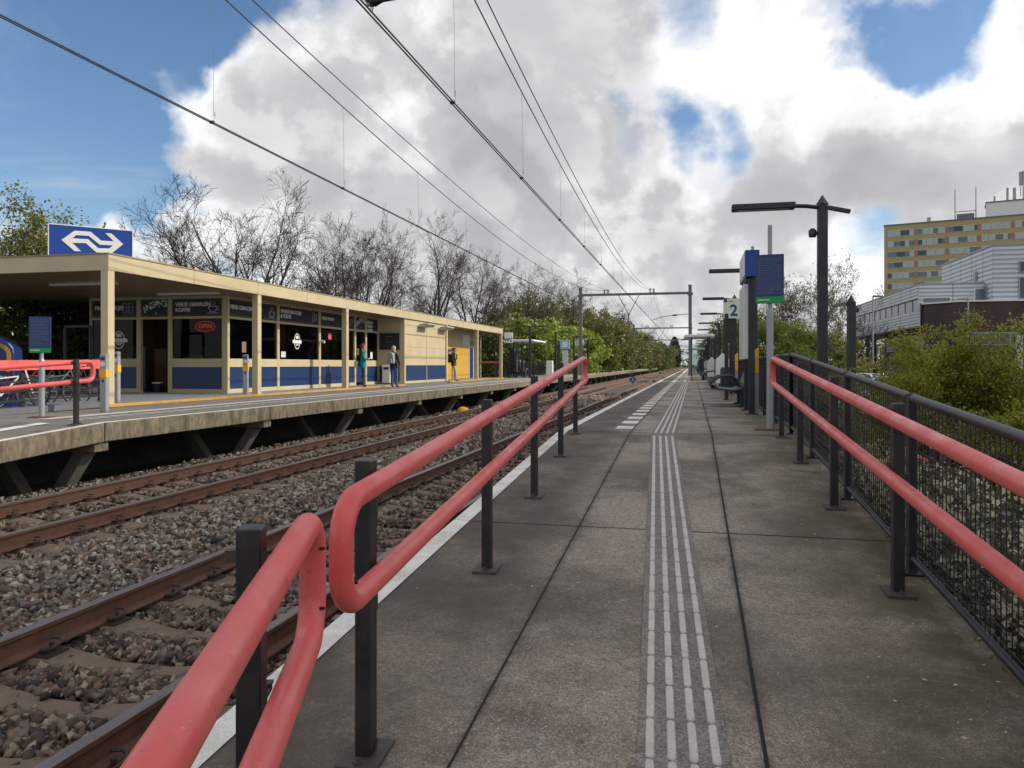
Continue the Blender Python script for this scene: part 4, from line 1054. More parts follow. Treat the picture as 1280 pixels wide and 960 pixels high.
    # sub-pixel wires are drawn at their true round section, straight contact pair and sagging carrier wires
portals()
def overhead(name, label, xc, fx, feed_dz):
    t = T(name, label, 'overhead line', (xc, 0, 0), 0, 'overhead lines')
    Y = [p / CS for p in PORTALS]; span = Y[1] - Y[0]; Y = [Y[0] - 2*span, Y[0] - span] + Y
    def car(y, lo, hi):
        k = (y - Y[0]) % span; u = (k / span - .5) * 2; return lo + (hi - lo) * u * u
    for dx in (-.022, .022):
        m = MB(); m.tube([(dx, Y[0], CZ), (dx, 20, CZ), (dx, 60, CZ), (dx, 200, CZ), (dx, 480, CZ)], .0105, 6); m.build('contact_wire', M['black'], t)
    LO, HI = CZ + 1.05, 7.53
    ys = np.concatenate([np.arange(Y[0], 130, 2.5), np.arange(130, 470, 8)])
    m = MB(); m.tube([(0, y, car(y, LO, HI)) for y in ys], .0115, 6); m.build('carrier_wire', M['black'], t)
    m = MB(); m.tube([(fx, y, car(y, LO + feed_dz, HI)) for y in ys], .0105, 6); m.build('feeder_wire', M['black'], t)
    y = Y[1] - 12; ds = []
    while y < 190: ds.append(y); y += 4.65
    for y in ds[:60]:
        m = MB(); zt = car(y, LO, HI); m.tube([(.03, y, CZ+.09), (.02, y + .02, (CZ + zt)/2), (0, y, zt)], .0035, 5, cap=False)
        m.tube([(.03, y, CZ+.02), (.035, y+.03, CZ+.1), (.03, y+.04, CZ+.2), (.02, y+.02, CZ+.1)], .004, 4)
        m.build('dropper', M['galv_dark'], t)
        m = MB(); m.box(-.035, .035, y-.02, y+.02, CZ-.015, CZ+.025); m.build('clamp', M['black'], t)
overhead('overhead_line', 'black contact and carrier wires hung above the near track, with thin droppers', NEARX+.03, .17, .12)
overhead('overhead_line', 'black contact and carrier wires hung above the far track, with thin droppers', FARX+.1, .20, .55)
def magpie():
    d = 8.35; X = NEARX + .03
    Y = (d + X*SN)/CS
    t = T('magpie', 'black and white long-tailed bird perched on the overhead contact wire', 'bird', (X, Y, CZ + .02), R(-13))
    m = MB(); pts = [(-.13,0,.20),(-.11,0,.21),(-.075,0,.195),(-.04,0,.15),(.0,0,.115),(.06,0,.095),(.11,0,.09),(.16,0,.085),(.36,0,.065)]; rr = [.006,.028,.036,.045,.058,.05,.03,.016,.009]
    m.tube(pts, rr, 12); m.build('body', M['bird_black'], t, smooth=True)
    m = MB(); m.lathe([(.005,-.05),(.04,-.03),(.048,.0),(.04,.03),(.005,.05)], (0,0,0), 12)
    for v in m.v: v.x, v.y, v.z = v.x*1.15 - .005, v.y*.95, v.z*.8 + .092
    m.build('belly', M['bird_white'], t, smooth=True)
    for s in (-.015, .015):
        m = MB(); m.cyl((.01, s, .0), (.02, s, .07), .005, .008, 6); m.build('leg', M['bird_black'], t)
    m = MB(); m.tube([(-.13,0,.20),(-.175,0,.19)], [.011,.002], 6); m.build('beak', M['bird_black'], t)
magpie()
def track_signs():
    for d, X, s, lb, mm in ((72, -5.42, .36, 'blue diamond stop marker standing on the ballast between the tracks', 'signblue'), (132, -5.35, .40, 'farther dark diamond stop marker with white edge between the tracks', 'slate')):
        t = T('track_marker', lb, 'track marker', (X, (d + X*SN)/CS, -.9), 0, 'diamond markers between the tracks')
        m = MB(); m.box(-.03, .03, .02, .06, 0, .35); m.build('stake', M['galv'], t)
        m = MB(); m.prism([(-s,.45),(0,.45-s),(s,.45),(0,.45+s)], 'y', -.02, .015); b = m.build('board', M['white'] if mm == 'slate' else M['signblue'], t)
        k = s*.62
        m = MB(); m.prism([(-k,.45),(0,.45-k),(k,.45),(0,.45+k)], 'y', -.026, -.0205)
        if mm == 'slate': m.build('centre', M['slate'], b)
        else:
            v, f = text_geo('2', .4, .003, bold=.01); m = MB(); m.M = frame_mx((0, -.024, .45), (1,0,0)); m.add(v, f); m.build('number', M['chalk'], b)
    p = at(578.5, 30.5)
    t = T('yellow_dome', 'small yellow dome lying at the foot of the left platform recess', 'dome', (p.x, p.y, -1.06))
    m = MB(); m.lathe([(.27, 0), (.27,.12), (.24,.22), (.16,.30), (.05,.34)], (0,0,0), 16); m.build('shell', M['bikeyellow'], t, smooth=True)
    m = MB(); m.lathe([(.4, 0), (.4,.08)], (0,0,0), 16); m.build('base', M['galv_dark'], t)
track_signs()
# ------------------------------------------------------------------ station building
FZ = .07; BX = -12.55; FX = -13.8; EY = 20.7      # floor, column line, shop front, shop end wall
def build_station():
    t = T('station_building', 'long low beige station building with flat roof and blue lower panels on the left platform', 'station building', (0, 0, 0))
    A = lambda m, n, mm, **k: m.build(n, M[mm] if isinstance(mm, str) else mm, t, **k)
    # floor and worn orange kerb
    m = MB(); m.box(-22, BX-.16, 14.3, 32.2, 0.004, FZ); m.box(-22, BX-.16, 38.6, 50.6, 0.004, FZ); A(m, 'floor', 'floor')
    m = MB(); m.box(BX-.155, BX+.14, 14.3, 32.2, .004, FZ+.006); m.box(BX-.155, BX+.14, 38.6, 50.5, .004, FZ+.006); A(m, 'kerb', 'orange', bevel=.01)
    # roof: fascia, deck, soffit
    x0, x1, y0, y1 = -24, BX+.10, 14.36, 50.4
    m = MB(); m.box(x0, x1, y0, y0+.06, 3.02, 3.37); m.box(x1-.06, x1, y0+.06, y1, 3.02, 3.37); m.box(x0, x1-.06, y1-.06, y1, 3.02, 3.37); fa = A(m, 'fascia', 'cream')
    m = MB(); m.box(x0, x1+.02, y0-.02, y0+.07, 3.3705, 3.40); m.box(x1-.07, x1+.02, y0+.0705, y1+.02, 3.3705, 3.40); m.build('roof_trim', M['cream_dark'], fa)
    m = MB(); yy = y0 + 2.98
    while yy < y1: m.box(x1+.0005, x1+.003, yy-.006, yy+.006, 3.02, 3.37); yy += 2.98
    xx = x1 - 3
    while xx > x0: m.box(xx-.006, xx+.006, y0-.003, y0-.0005, 3.02, 3.37); xx -= 3
    m.build('fascia_joint', M['cream_dark'], fa)
    m = MB(); m.box(x0, x1-.062, y0+.062, y1-.062, 3.20, 3.33); A(m, 'roof', 'roofing')
    m = MB(); m.box(x0, x1-.062, y0+.062, y1-.062, 3.05, 3.10)
    sf = A(m, 'soffit', 'soffit')
    m = MB()
    for i in range(70): m.box(x0, x1-.064, y0+.3+i*.5, y0+.315+i*.5, 3.045, 3.0495)
    m.build('soffit_joint', M['cream_dark'], sf)
    for (a, b, c, d) in ((-16.2, -14.2, 16.6, 16.72), (-15.3, -13.3, 19.6, 19.72), (-20.6, -18.6, 16.6, 16.72)):
        m = MB(); m.box(a, b, c, d, 2.99, 3.045); A(m, 'strip_light', 'chalk')
    # columns
    for k in range(7):
        y = 14.46 + 5.96*k
        if k in (3,): continue
        m = MB(); m.box(BX-.10, BX+.09, y-.10, y+.10, FZ if k < 3 or k > 3 else 0, 3.02); A(m, 'column', 'cream', bevel=.006)
    for x in (-17.6, -22.0):
        m = MB(); m.box(x-.1, x+.1, 14.36+.02, 14.56, FZ, 3.02); A(m, 'column', 'cream', bevel=.006)
    m = MB(); m.box(-18.7, -18.5, 15.9, 16.1, FZ, 3.05); A(m, 'column', 'galv_dark')
    # ---- shop front bays. local frame: x along the wall, y up, z out of it
    rng = random.Random(2)
    def bay(o, xd, s0, s1, kind, words=None, pic=None):
        F = frame_mx(o, xd); w = .07
        fm = MB(); fm.M = F
        fm.box(s0, s0+w, FZ, 3.05, -.06, .06); fm.box(s1-w, s1, FZ, 3.05, -.06, .06)
        a, b = s0+w, s1-w
        fm.box(a, b, 2.965, 3.05, -.05, .05)
        fm.box(a, b, 2.355, 2.43, -.05, .05)
        if kind == 'door':
            fr = fm.build('door_frame', M['cream'], t, bevel=.004)
        else:
            fm.box(a, b, .87, 1.13, -.055, .055); fm.box(a, b, FZ, .20, -.05, .05)
            fr = fm.build('window_frame', M['cream'], t, bevel=.004)
            m = MB(); m.M = F; m.box(a, b, 1.13, 2.355, -.008, .008); m.build('pane', M['glass'], fr)
            m = MB(); m.M = F; m.box(a, b, .20, .87, -.02, .025); m.build('lower_panel', M['blue'], fr)
        m = MB(); m.M = F; m.box(a+.015, b-.015, 2.445, 2.95, -.01, .03); sb = m.build('sign_board', M['slate'], t)
        m = MB(); m.M = F; g = .012; l, r_, lo, hi = a+.035, b-.035, 2.465, 2.93
        for q in ((l, r_, lo, lo+.006), (l, r_, hi-.006, hi), (l, l+.006, lo+.006, hi-.006), (r_-.006, r_, lo+.006, hi-.006)): m.box(*q, .0305, .033)
        m.build('sign_border', M['galv'], sb)
        wd = b - a
        if words:
            m = MB()
            if kind == 'door' or words[0] == 'INGANG':
                for i, ch in enumerate('INGANG'):
                    th = (i - 2.5) * .16; v, f = text_geo(ch, .27, .003, bold=.008)
                    m.M = F @ Matrix.Translation(((a+b)/2 + (i-2.5)*min(.155, wd*.145), 2.72 + .035*i - .012*(i-2.5)**2, .034)) @ Matrix.Rotation(R(14 - 5*(i-2.5)*.3), 4, 'Z'); m.add(v, f)
                m.M = F; m.cbar(((a+b)/2+.05, 2.50, .035), ((a+b)/2+.1, 2.58, .035), .012, .004); m.cbar(((a+b)/2+.05, 2.50, .035), ((a+b)/2+.03, 2.56, .035), .012, .004)
            else:
                for i, ln in enumerate(words):
                    v, f = text_geo(ln, .165, .003, 'LEFT', bold=.006)
                    m.M = F @ Matrix.Translation((a + .11, 2.79 - .17*i - (0 if len(words) > 1 else .07), .034)); m.add(v, f)
            m.build('lettering', M['chalk'], sb)
        if pic:
            m = MB(); m.M = F; x = b - .32; z = .034
            def ring(pts, r=.007): m.tube([(px, py, z) for px, py in pts], r, 4)
            if pic == 'cup':
                ring([(x-.15,2.72),(x-.13,2.62),(x-.07,2.56),(x+.05,2.56),(x+.11,2.62),(x+.13,2.72),(x-.15,2.72)], .009)
                ring([(x+.12,2.70),(x+.19,2.70),(x+.18,2.62),(x+.10,2.61)]); ring([(x-.2,2.52),(x+.17,2.52)], .008)
                for dx in (-.08, -.01, .06): ring([(x+dx,2.76),(x+dx+.02,2.80),(x+dx,2.84),(x+dx+.02,2.88)], .005)
            if pic == 'glass':
                for dx in (-.12, .09): ring([(x+dx-.08,2.86),(x+dx-.06,2.54),(x+dx+.06,2.54),(x+dx+.08,2.86),(x+dx-.08,2.86)]); ring([(x+dx-.07,2.74),(x+dx+.07,2.74)], .005)
            if pic == 'bread':
                ring([(x-.15,2.56),(x-.15,2.78),(x-.18,2.84),(x-.12,2.88),(x-.02,2.86),(x,2.8),(x-.03,2.76),(x-.03,2.56),(x-.15,2.56)]); ring([(x+.03,2.66),(x+.05,2.80),(x+.14,2.84),(x+.2,2.76),(x+.17,2.64),(x+.08,2.60),(x+.03,2.66)])
            if pic == 'wrap':
                ring([(x-.18,2.60),(x-.05,2.56),(x+.16,2.74),(x+.12,2.84),(x+.02,2.82),(x-.18,2.60)]); ring([(x+.02,2.82),(x+.06,2.72),(x+.16,2.74)], .005)
            m.build('chalk_drawing', M['chalk'], sb)
        return fr
    X1 = (1, 0, 0); O1 = (-18.6, EY, 0)
    bay(O1, X1, 0, 1.80, 'win', ['FRISDRANKJES'], 'glass')
    bay(O1, X1, 1.80, 2.92, 'door', ['INGANG'])
    bay(O1, X1, 2.92, 4.80, 'win', ['VERSE GEMALEN', 'KOFFIE'], 'cup')
    Y1 = (0, 1, 0); O2 = (FX, EY, 0)
    # corner post
    m = MB(); m.box(FX-.02, FX+.15, EY-.09, EY+.02, FZ, 3.05); A(m, 'corner_post', 'cream', bevel=.004)
    ed = [.02, 3.0, 6.0, 9.15, 10.25, 11.62]
    bay(O2, Y1, ed[0], ed[1], 'win', ['VERSE GEMALEN KOFFIE'], 'cup'); bay(O2, Y1, ed[1], ed[2], 'win', ['DIVERSE BROODJES', "& TOSTI'S"], 'bread')
    bay(O2, Y1, ed[2], ed[3], 'win', ['VERSE WRAPS'], 'wrap'); bay(O2, Y1, ed[3], ed[4], 'door', ['INGANG'])
    bay(O2, Y1, ed[4], ed[5], 'win', ['BROOD', 'KOFFIE', '& MEER'], None)
    # glazed door leaf in the second doorway
    m = MB(); m.box(FX-.02, FX+.02, EY+ed[3]+.08, EY+ed[4]-.08, FZ+.02, 2.34); A(m, 'door', 'glass')
    m = MB(); m.box(FX+.02, FX+.05, EY+ed[3]+.08, EY+ed[4]-.08, .2, .87); A(m, 'door_panel', 'blue')
    # window emblem: white badge
    def badge(F, sc):
        m = MB(); m.M = F
        pts = [(.16*math.sin(a)*sc, .21*math.cos(a)*sc) for a in np.linspace(0, 2*PI, 24, endpoint=False)]
        v, f = poly_geo([pts, [(x*.86, y*.89) for x, y in pts]], .002); m.add(v, f)
        v, f = poly_geo([[(-.22*sc,.035*sc),(.22*sc,.035*sc),(.24*sc,-.05*sc),(-.24*sc,-.05*sc)]], .0025); m.add(v, f)
        for a, b, c, d in ((-.07,.07,.07,.15), (-.1,.1,-.085,-.065), (-.06,.06,-.12,-.10)):
            v, f = poly_geo([[(a*sc,c*sc),(b*sc,c*sc),(b*sc,d*sc),(a*sc,d*sc)]], .002); m.add(v, f)
        return m
    badge(frame_mx((FX+.012, EY+4.35, 1.78), Y1), 1.35).build('window_badge', M['white'], t)
    badge(frame_mx((-17.55, EY-.012, 1.72), X1), 1.35).build('window_badge', M['white'], t)
    # neighbours of the shop: end return wall, flush block, toilet front
    m = MB(); m.box(FX-.0, BX-.1, 32.32, 32.44, FZ, 3.05); A(m, 'return_wall', 'cream')
    m = MB(); m.box(FX+.12, BX-.2, 32.26, 32.32, 1.62, 2.36); nb = A(m, 'menu_board', 'slate')
    m = MB()
    for z in (2.2, 1.95): m.box(FX+.4, BX-.5, 32.255, 32.259, z, z+.015)
    m.build('lettering', M['galv'], nb)
    m = MB(); m.box(FX+.12, BX-.2, 32.26, 32.32, .2, .87); A(m, 'lower_panel', 'blue')
    def flush(a, b):
        m = MB(); m.box(BX-.14, BX+.02, a, b, 0.0, 3.02); w = m.build('wall_panel', M['cream'], t, bevel=.004); return w
    ya, yb = 32.36, 38.36; mid = 35.3
    flush(ya, mid-.02); flush(mid+.02, yb)
    m = MB(); m.box(BX-.12, BX-.05, mid-.03, mid+.03, 0, 3.02); A(m, 'panel_joint', 'cream_dark')
    for a, b in ((ya+.18, mid-.08), (mid+.08, yb-.2)):
        m = MB(); m.box(BX+.0205, BX+.04, a, b, .22, .92); A(m, 'lower_panel', 'blue', bevel=.004)
        for z in (2.30, 1.75, 1.35): 
            m = MB(); m.box(BX+.0205, BX+.024, a, b, z, z+(.03 if z > 2 else .012)); A(m, 'panel_joint', 'cream_dark')
    m = MB(); m.box(BX+.021, BX+.05, ya, yb, 0, .10); A(m, 'plinth', 'pier')
    for yy in (34.6, 37.6):
        m = MB(); m.prism([(BX+.03,2.72),(BX+.12,2.86),(BX+.48,2.90),(BX+.55,2.83),(BX+.4,2.74)], 'y', yy-.55, yy+.55); A(m, 'flood_light', 'galv', bevel=.01)
    tx = -14.0
    m = MB(); m.box(tx-.1, tx, 38.5, 49.6, FZ, 3.05); m.box(tx, BX-.1, 38.42, 38.5, FZ, 3.05); A(m, 'wall_panel', 'cream')
    for a, b in ((42.0, 44.6), (44.64, 47.3)):
        m = MB(); m.box(tx+.001, tx+.04, a, b, FZ+.03, 2.0); A(m, 'yellow_panel', 'yellow', bevel=.004)
    for a, b in ((47.5, 48.35), (48.5, 49.3)):
        m = MB(); m.box(tx+.001, tx+.045, a, b, FZ+.02, 2.0); d = A(m, 'door', 'blue', bevel=.004)
        m = MB(); m.box(tx+.046, tx+.07, b-.14, b-.10, .9, 1.2); m.build('handle', M['alu'], d)
    for a in (47.4, 48.42, 49.35):
        m = MB(); m.box(tx+.001, tx+.06, a-.05, a+.05, FZ, 2.9); A(m, 'door_frame', 'white')
    m = MB(); m.box(tx+.001, tx+.05, 45.9, 47.3, 2.2, 2.85); A(m, 'wall_sign', 'ad')
    m = MB(); m.box(tx+.001, tx+.05, 47.5, 49.3, 2.2, 2.85); A(m, 'transom', 'paneC')
    # pictogram plate beside the doors
    m = MB(); m.box(tx+.041, tx+.055, 42.75, 43.75, 1.45, 1.85); pp = A(m, 'pictogram_plate', 'slate')
    m = MB()
    for i, y in enumerate((42.9, 43.22, 43.55)):
        m.lathe([(.035,0),(.035,.01)], (tx+.056, y, 1.76), 8); m.box(tx+.056, tx+.06, y-.04, y+.04, 1.5, 1.72)
    m.build('pictogram', M['chalk'], pp)
    # inside: back wall, ceiling-height partition, counter
    m = MB(); m.box(-18.7, -18.5, EY+.1, 32.3, FZ, 3.04); m.box(-18.6, -13.9, 32.36, 32.42, FZ, 3.04); m.box(-18.5, -17.2, EY+3, EY+3.1, FZ, 3.04); A(m, 'inner_wall', 'interior')
    m = MB(); m.box(-16.2, -15.6, EY+2.5, 31, FZ+.003, 1.05); A(m, 'counter', 'soffit')
    # open end: glass screen posts and red cross beam
    m = MB(); m.box(tx-.05, tx+.05, 50.2, 50.3, FZ, 3.02); A(m, 'screen_post', 'cream')
    m = MB(); m.box(-18, BX-.1, 50.22, 50.28, 1.05, 1.17); A(m, 'red_beam', 'red')
    # papers and stickers on the panes, racks inside
    for (y, z, w, h, mm) in ((EY+6.9, 2.05, .26, .24, 'red'), (EY+9.5, 1.5, .2, .28, 'white'), (EY+10.9, 1.35, .22, .3, 'chalk'), (EY+1.0, 1.5, .24, .34, 'interior'), (EY+3.4, 1.3, .3, .2, 'ad')):
        m = MB(); m.box(FX+.010, FX+.013, y-w/2, y+w/2, z-h/2, z+h/2); A(m, 'window_sticker', mm)
    rg = random.Random(8)
    for i in range(16):
        y = EY + 1 + i*.62; x = -14.9 - rg.random()*.8; mm = rg.choice(('soffit', 'poster_green', 'ad', 'slate', 'yellow', 'salmon'))
        m = MB(); m.box(x-.2, x+.2, y-.22, y+.22, FZ+.002, 1.0 + rg.random()*.9); A(m, 'shop_rack', mm)
    for x, mm in ((-18.1, 'ad'), (-17.0, 'soffit'), (-15.2, 'poster_green'), (-14.9, 'salmon'), (-14.2, 'soffit')):
        m = MB(); m.box(x-.22, x+.22, EY+1.2, EY+1.6, FZ+.002, 1.2 + rg.random()*.6); A(m, 'shop_rack', mm)
    # camera on the mullion
    m = MB(); m.cyl((FX+.08, EY+6.0, 1.85), (FX+.25, EY+6.0, 1.8), .04, .05, 8); A(m, 'wall_camera', 'white')
build_station()

def logo_sign():
    p1 = at(61, 18.0); p2 = at(165, 18.97); d = (p2 - p1); w = d.length
    base = 3.33; top = .94 + 177*18/960; h = top - base
    t = T('logo_sign', 'blue sign box with white double-arrow railway emblem standing on the beige station roof', 'logo sign', (p1.x, p1.y, base))
    F = frame_mx((0, 0, 0), d)
    m = MB(); m.M = F; m.box(0, w, .04, h-.02, -.25, -.001); b = m.build('panel', M['signblue'], t)
    m = MB(); m.M = F; m.box(-.012, w+.012, h-.02, h, -.26, .012); m.box(-.014, -.001, .04, h-.02, -.26, .012); m.box(w+.001, w+.014, .04, h-.02, -.26, .012); m.build('rim', M['white'], t)
    for u in (.3, w-.3):
        m = MB(); m.M = F; m.box(u-.05, u+.05, 0, .04, -.2, -.05); m.build('foot', M['galv'], t)
    A = [(607,508),(735,408),(895,418),(1000,512),(1130,518),(1040,430),(1105,433),(1225,548),(1112,645),(950,638),(845,540),(712,538),(800,628),(735,625)]
    B = [(712,490),(750,455),(875,462),(985,556),(1120,562),(1080,597),(970,593),(868,497)]
    # undo the lean of the sign seen in perspective, then scale to the panel (photo crop: 488 at the left edge, 1320 at the right)
    def cv(p):
        u = (p[0]-488)/832; mid = 493 + u*50; return (u*w, h*.63 - (p[1]-mid - 32*(u-.5)*.35)/372*h*.90)
    v, f = poly_geo([[cv(p) for p in A], [cv(p) for p in B]], .006); m = MB(); m.M = F @ Matrix.Translation((0,0,.006)); m.add(v, f); m.build('emblem', M['chalk'], b)
logo_sign()
def wc_sign():
    t = T('wc_sign', 'white sign reading WC at the far end of the beige building', 'sign', (BX+.1, 50.65, 0), R(8))
    m = MB(); m.box(.02, .62, -.05, .05, 2.42, 3.12); b = m.build('board', M['white'], t, bevel=.02)
    v, f = text_geo('WC', .34, .003, bold=.012); m = MB(); m.M = frame_mx((.33, -.053, 2.62), (1,0,0)); m.add(v, f); m.build('lettering', M['signblue'], b)
    m = MB(); m.box(-.1, .02, -.03, .03, 2.9, 2.98); m.build('bracket', M['galv'], t)
wc_sign()
def neon():
    t = T('neon_sign', 'red neon OPEN sign in an oval, hanging in the shop window', 'neon sign', (-14.55, EY+.10, 2.12))
    v, f = text_geo('OPEN', .19, .006, bold=.002); m = MB(); m.M = frame_mx((0,0,0), (1,0,0)); m.add(v, f); m.build('lettering', M['neon'], t)
    m = MB(); m.tube([(.34*math.cos(a), .0, .15*math.sin(a)) for a in np.linspace(0, 2*PI, 28, endpoint=False)], .010, 6, closed=True); m.build('oval_tube', M['neon'], t)
    t = T('window_poster', 'green poster figure leaning in the shop window under the neon sign', 'poster', (-14.25, EY+.12, 1.14))
    m = MB(); v, f = poly_geo([[(-.2,0),(.2,0),(.22,.42),(.28,.55),(.2,.8),(.08,.86),(.06,.98),(-.06,.98),(-.08,.86),(-.2,.8),(-.26,.58),(-.2,.42)]], .004); m.M = frame_mx((0,0,0),(1,0,0)); m.add(v, f); m.build('print', M['poster_green'], t)
    t = T('menu_holder', 'small pale tray on the shop window sill', 'tray', (-15.0, EY+.14, 1.14)); m = MB(); m.box(-.32,.32,-.06,.06,0,.07); m.box(-.28,.28,-.05,.05,.07,.09); m.build('tray_body', M['ad'], t, bevel=.01)
    t = T('bucket', 'small dark tub with white lid on the floor in the open shop doorway', 'tub', (-16.55, EY+.5, FZ)); m = MB(); m.lathe([(.13,0),(.16,.28)], (0,0,0), 12); m.build('tub', M['slate'], t); m = MB(); m.lathe([(.17,.28),(.17,.32)], (0,0,0), 12); m.build('lid', M['white'], t)
neon()
def reader(name, label, loc, h, rzv=0):
    t = T(name, label, 'card reader', loc, rzv, 'grey card readers on the left platform')
    m = MB(); m.box(-.075, .075, -.05, .05, 0, h); b = m.build('pillar', M['galv'], t, bevel=.012)
    m = MB(); m.box(-.078, .078, -.053, .053, h*.60, h*.74); m.build('yellow_band', M['amber'], t)
    m = MB(); m.box(-.05, .05, -.056, -.051, h*.90, h*.95); m.build('screen', M['slate'], t)
    m = MB(); m.lathe([(.05,0),(.05,.008)], (0,0,0), 14)
    for v in m.v: v.x, v.y, v.z = v.x, -.051 - v.z, v.y + h*.83
    m.build('reader_disc', M['white'], t)
    m = MB(); m.box(-.02, .025, -.055, -.051, h*.52, h*.56); m.build('sticker', M['slate'], t)
p = at(130.5, 15.3); reader('card_reader', 'grey card reader with yellow band left of the front beige column', (p.x, p.y, 0), 1.15)
p = at(145.5, 17.5); reader('card_reader', 'grey card reader with yellow band right of the front beige column', (p.x, p.y, FZ), 1.17)
p = at(307, 22.5); reader('card_reader', 'grey card reader with yellow band in front of the blue shop front panel', (p.x, p.y, FZ), 1.17, R(15))
p = at(643.5, 58)
t = T('info_pillar', 'tall grey information pillar between the WC sign and the first shelter', 'pillar', (p.x, p.y, 0)); m = MB(); m.box(-.2,.2,-.1,.1,0,2.55); m.build('body', M['galv'], t, bevel=.04); m = MB(); m.lathe([(.12,0),(.12,.01)], (0,0,0), 12)
for v in m.v: v.x, v.y, v.z = v.x, -.101 - v.z, v.y + 2.25
m.build('disc', M['slate'], t)
p = at(706, 62)
t = T('info_column', 'dark post carrying a light blue white square sign beside the catenary mast', 'sign', (p.x, p.y, 0)); m = MB(); m.box(-.62,-.42,-.1,.1,0,2.6); m.build('post', M['black'], t)
m = MB(); m.box(-.38,.38,-.08,.08,2.2,2.95); b = m.build('sign_box', mat('pale_blue_sign_face', (.25,.45,.62), .4), t, bevel=.02); m = MB(); m.box(-.2,.2,-.085,-.081,2.35,2.8); m.build('white_symbol', M['white'], b)
m = MB(); m.box(-.2,.25,-.06,.06,.6,2.1); m.build('poster_case', M['ad'], t)
p = at(728, 70)
t = T('platform_clock', 'round pale clock face on a dark post among the left platform lamps', 'clock', (p.x, p.y, 0)); m = MB(); m.box(-.04,.04,-.04,.04,0,2.75); m.build('post', M['black'], t)
m = MB(); m.lathe([(.34,-.08),(.36,0),(.34,.08)], (0,0,0), 18)
for v in m.v: v.x, v.y, v.z = v.x - .2, v.z, v.y + 2.95
m.build('face', M['ad'], t, smooth=True)
for px, d, lb in ((484.5, 34.4, 'white waste bin beside the shop recess, behind the person with a grey backpack'), (777, 118, 'white box bin on the left platform past the second shelter')):
    p = at(px, d); t = T('waste_bin', lb, 'waste bin', (p.x, p.y, FZ if d < 40 else 0), 0)
    m = MB(); m.box(-.2,.2,-.2,.2,.05,.86); m.build('body', M['white'], t, bevel=.03); m = MB(); m.box(-.12,.12,-.206,-.2,.66,.76); m.build('slot', M['slate'], t)

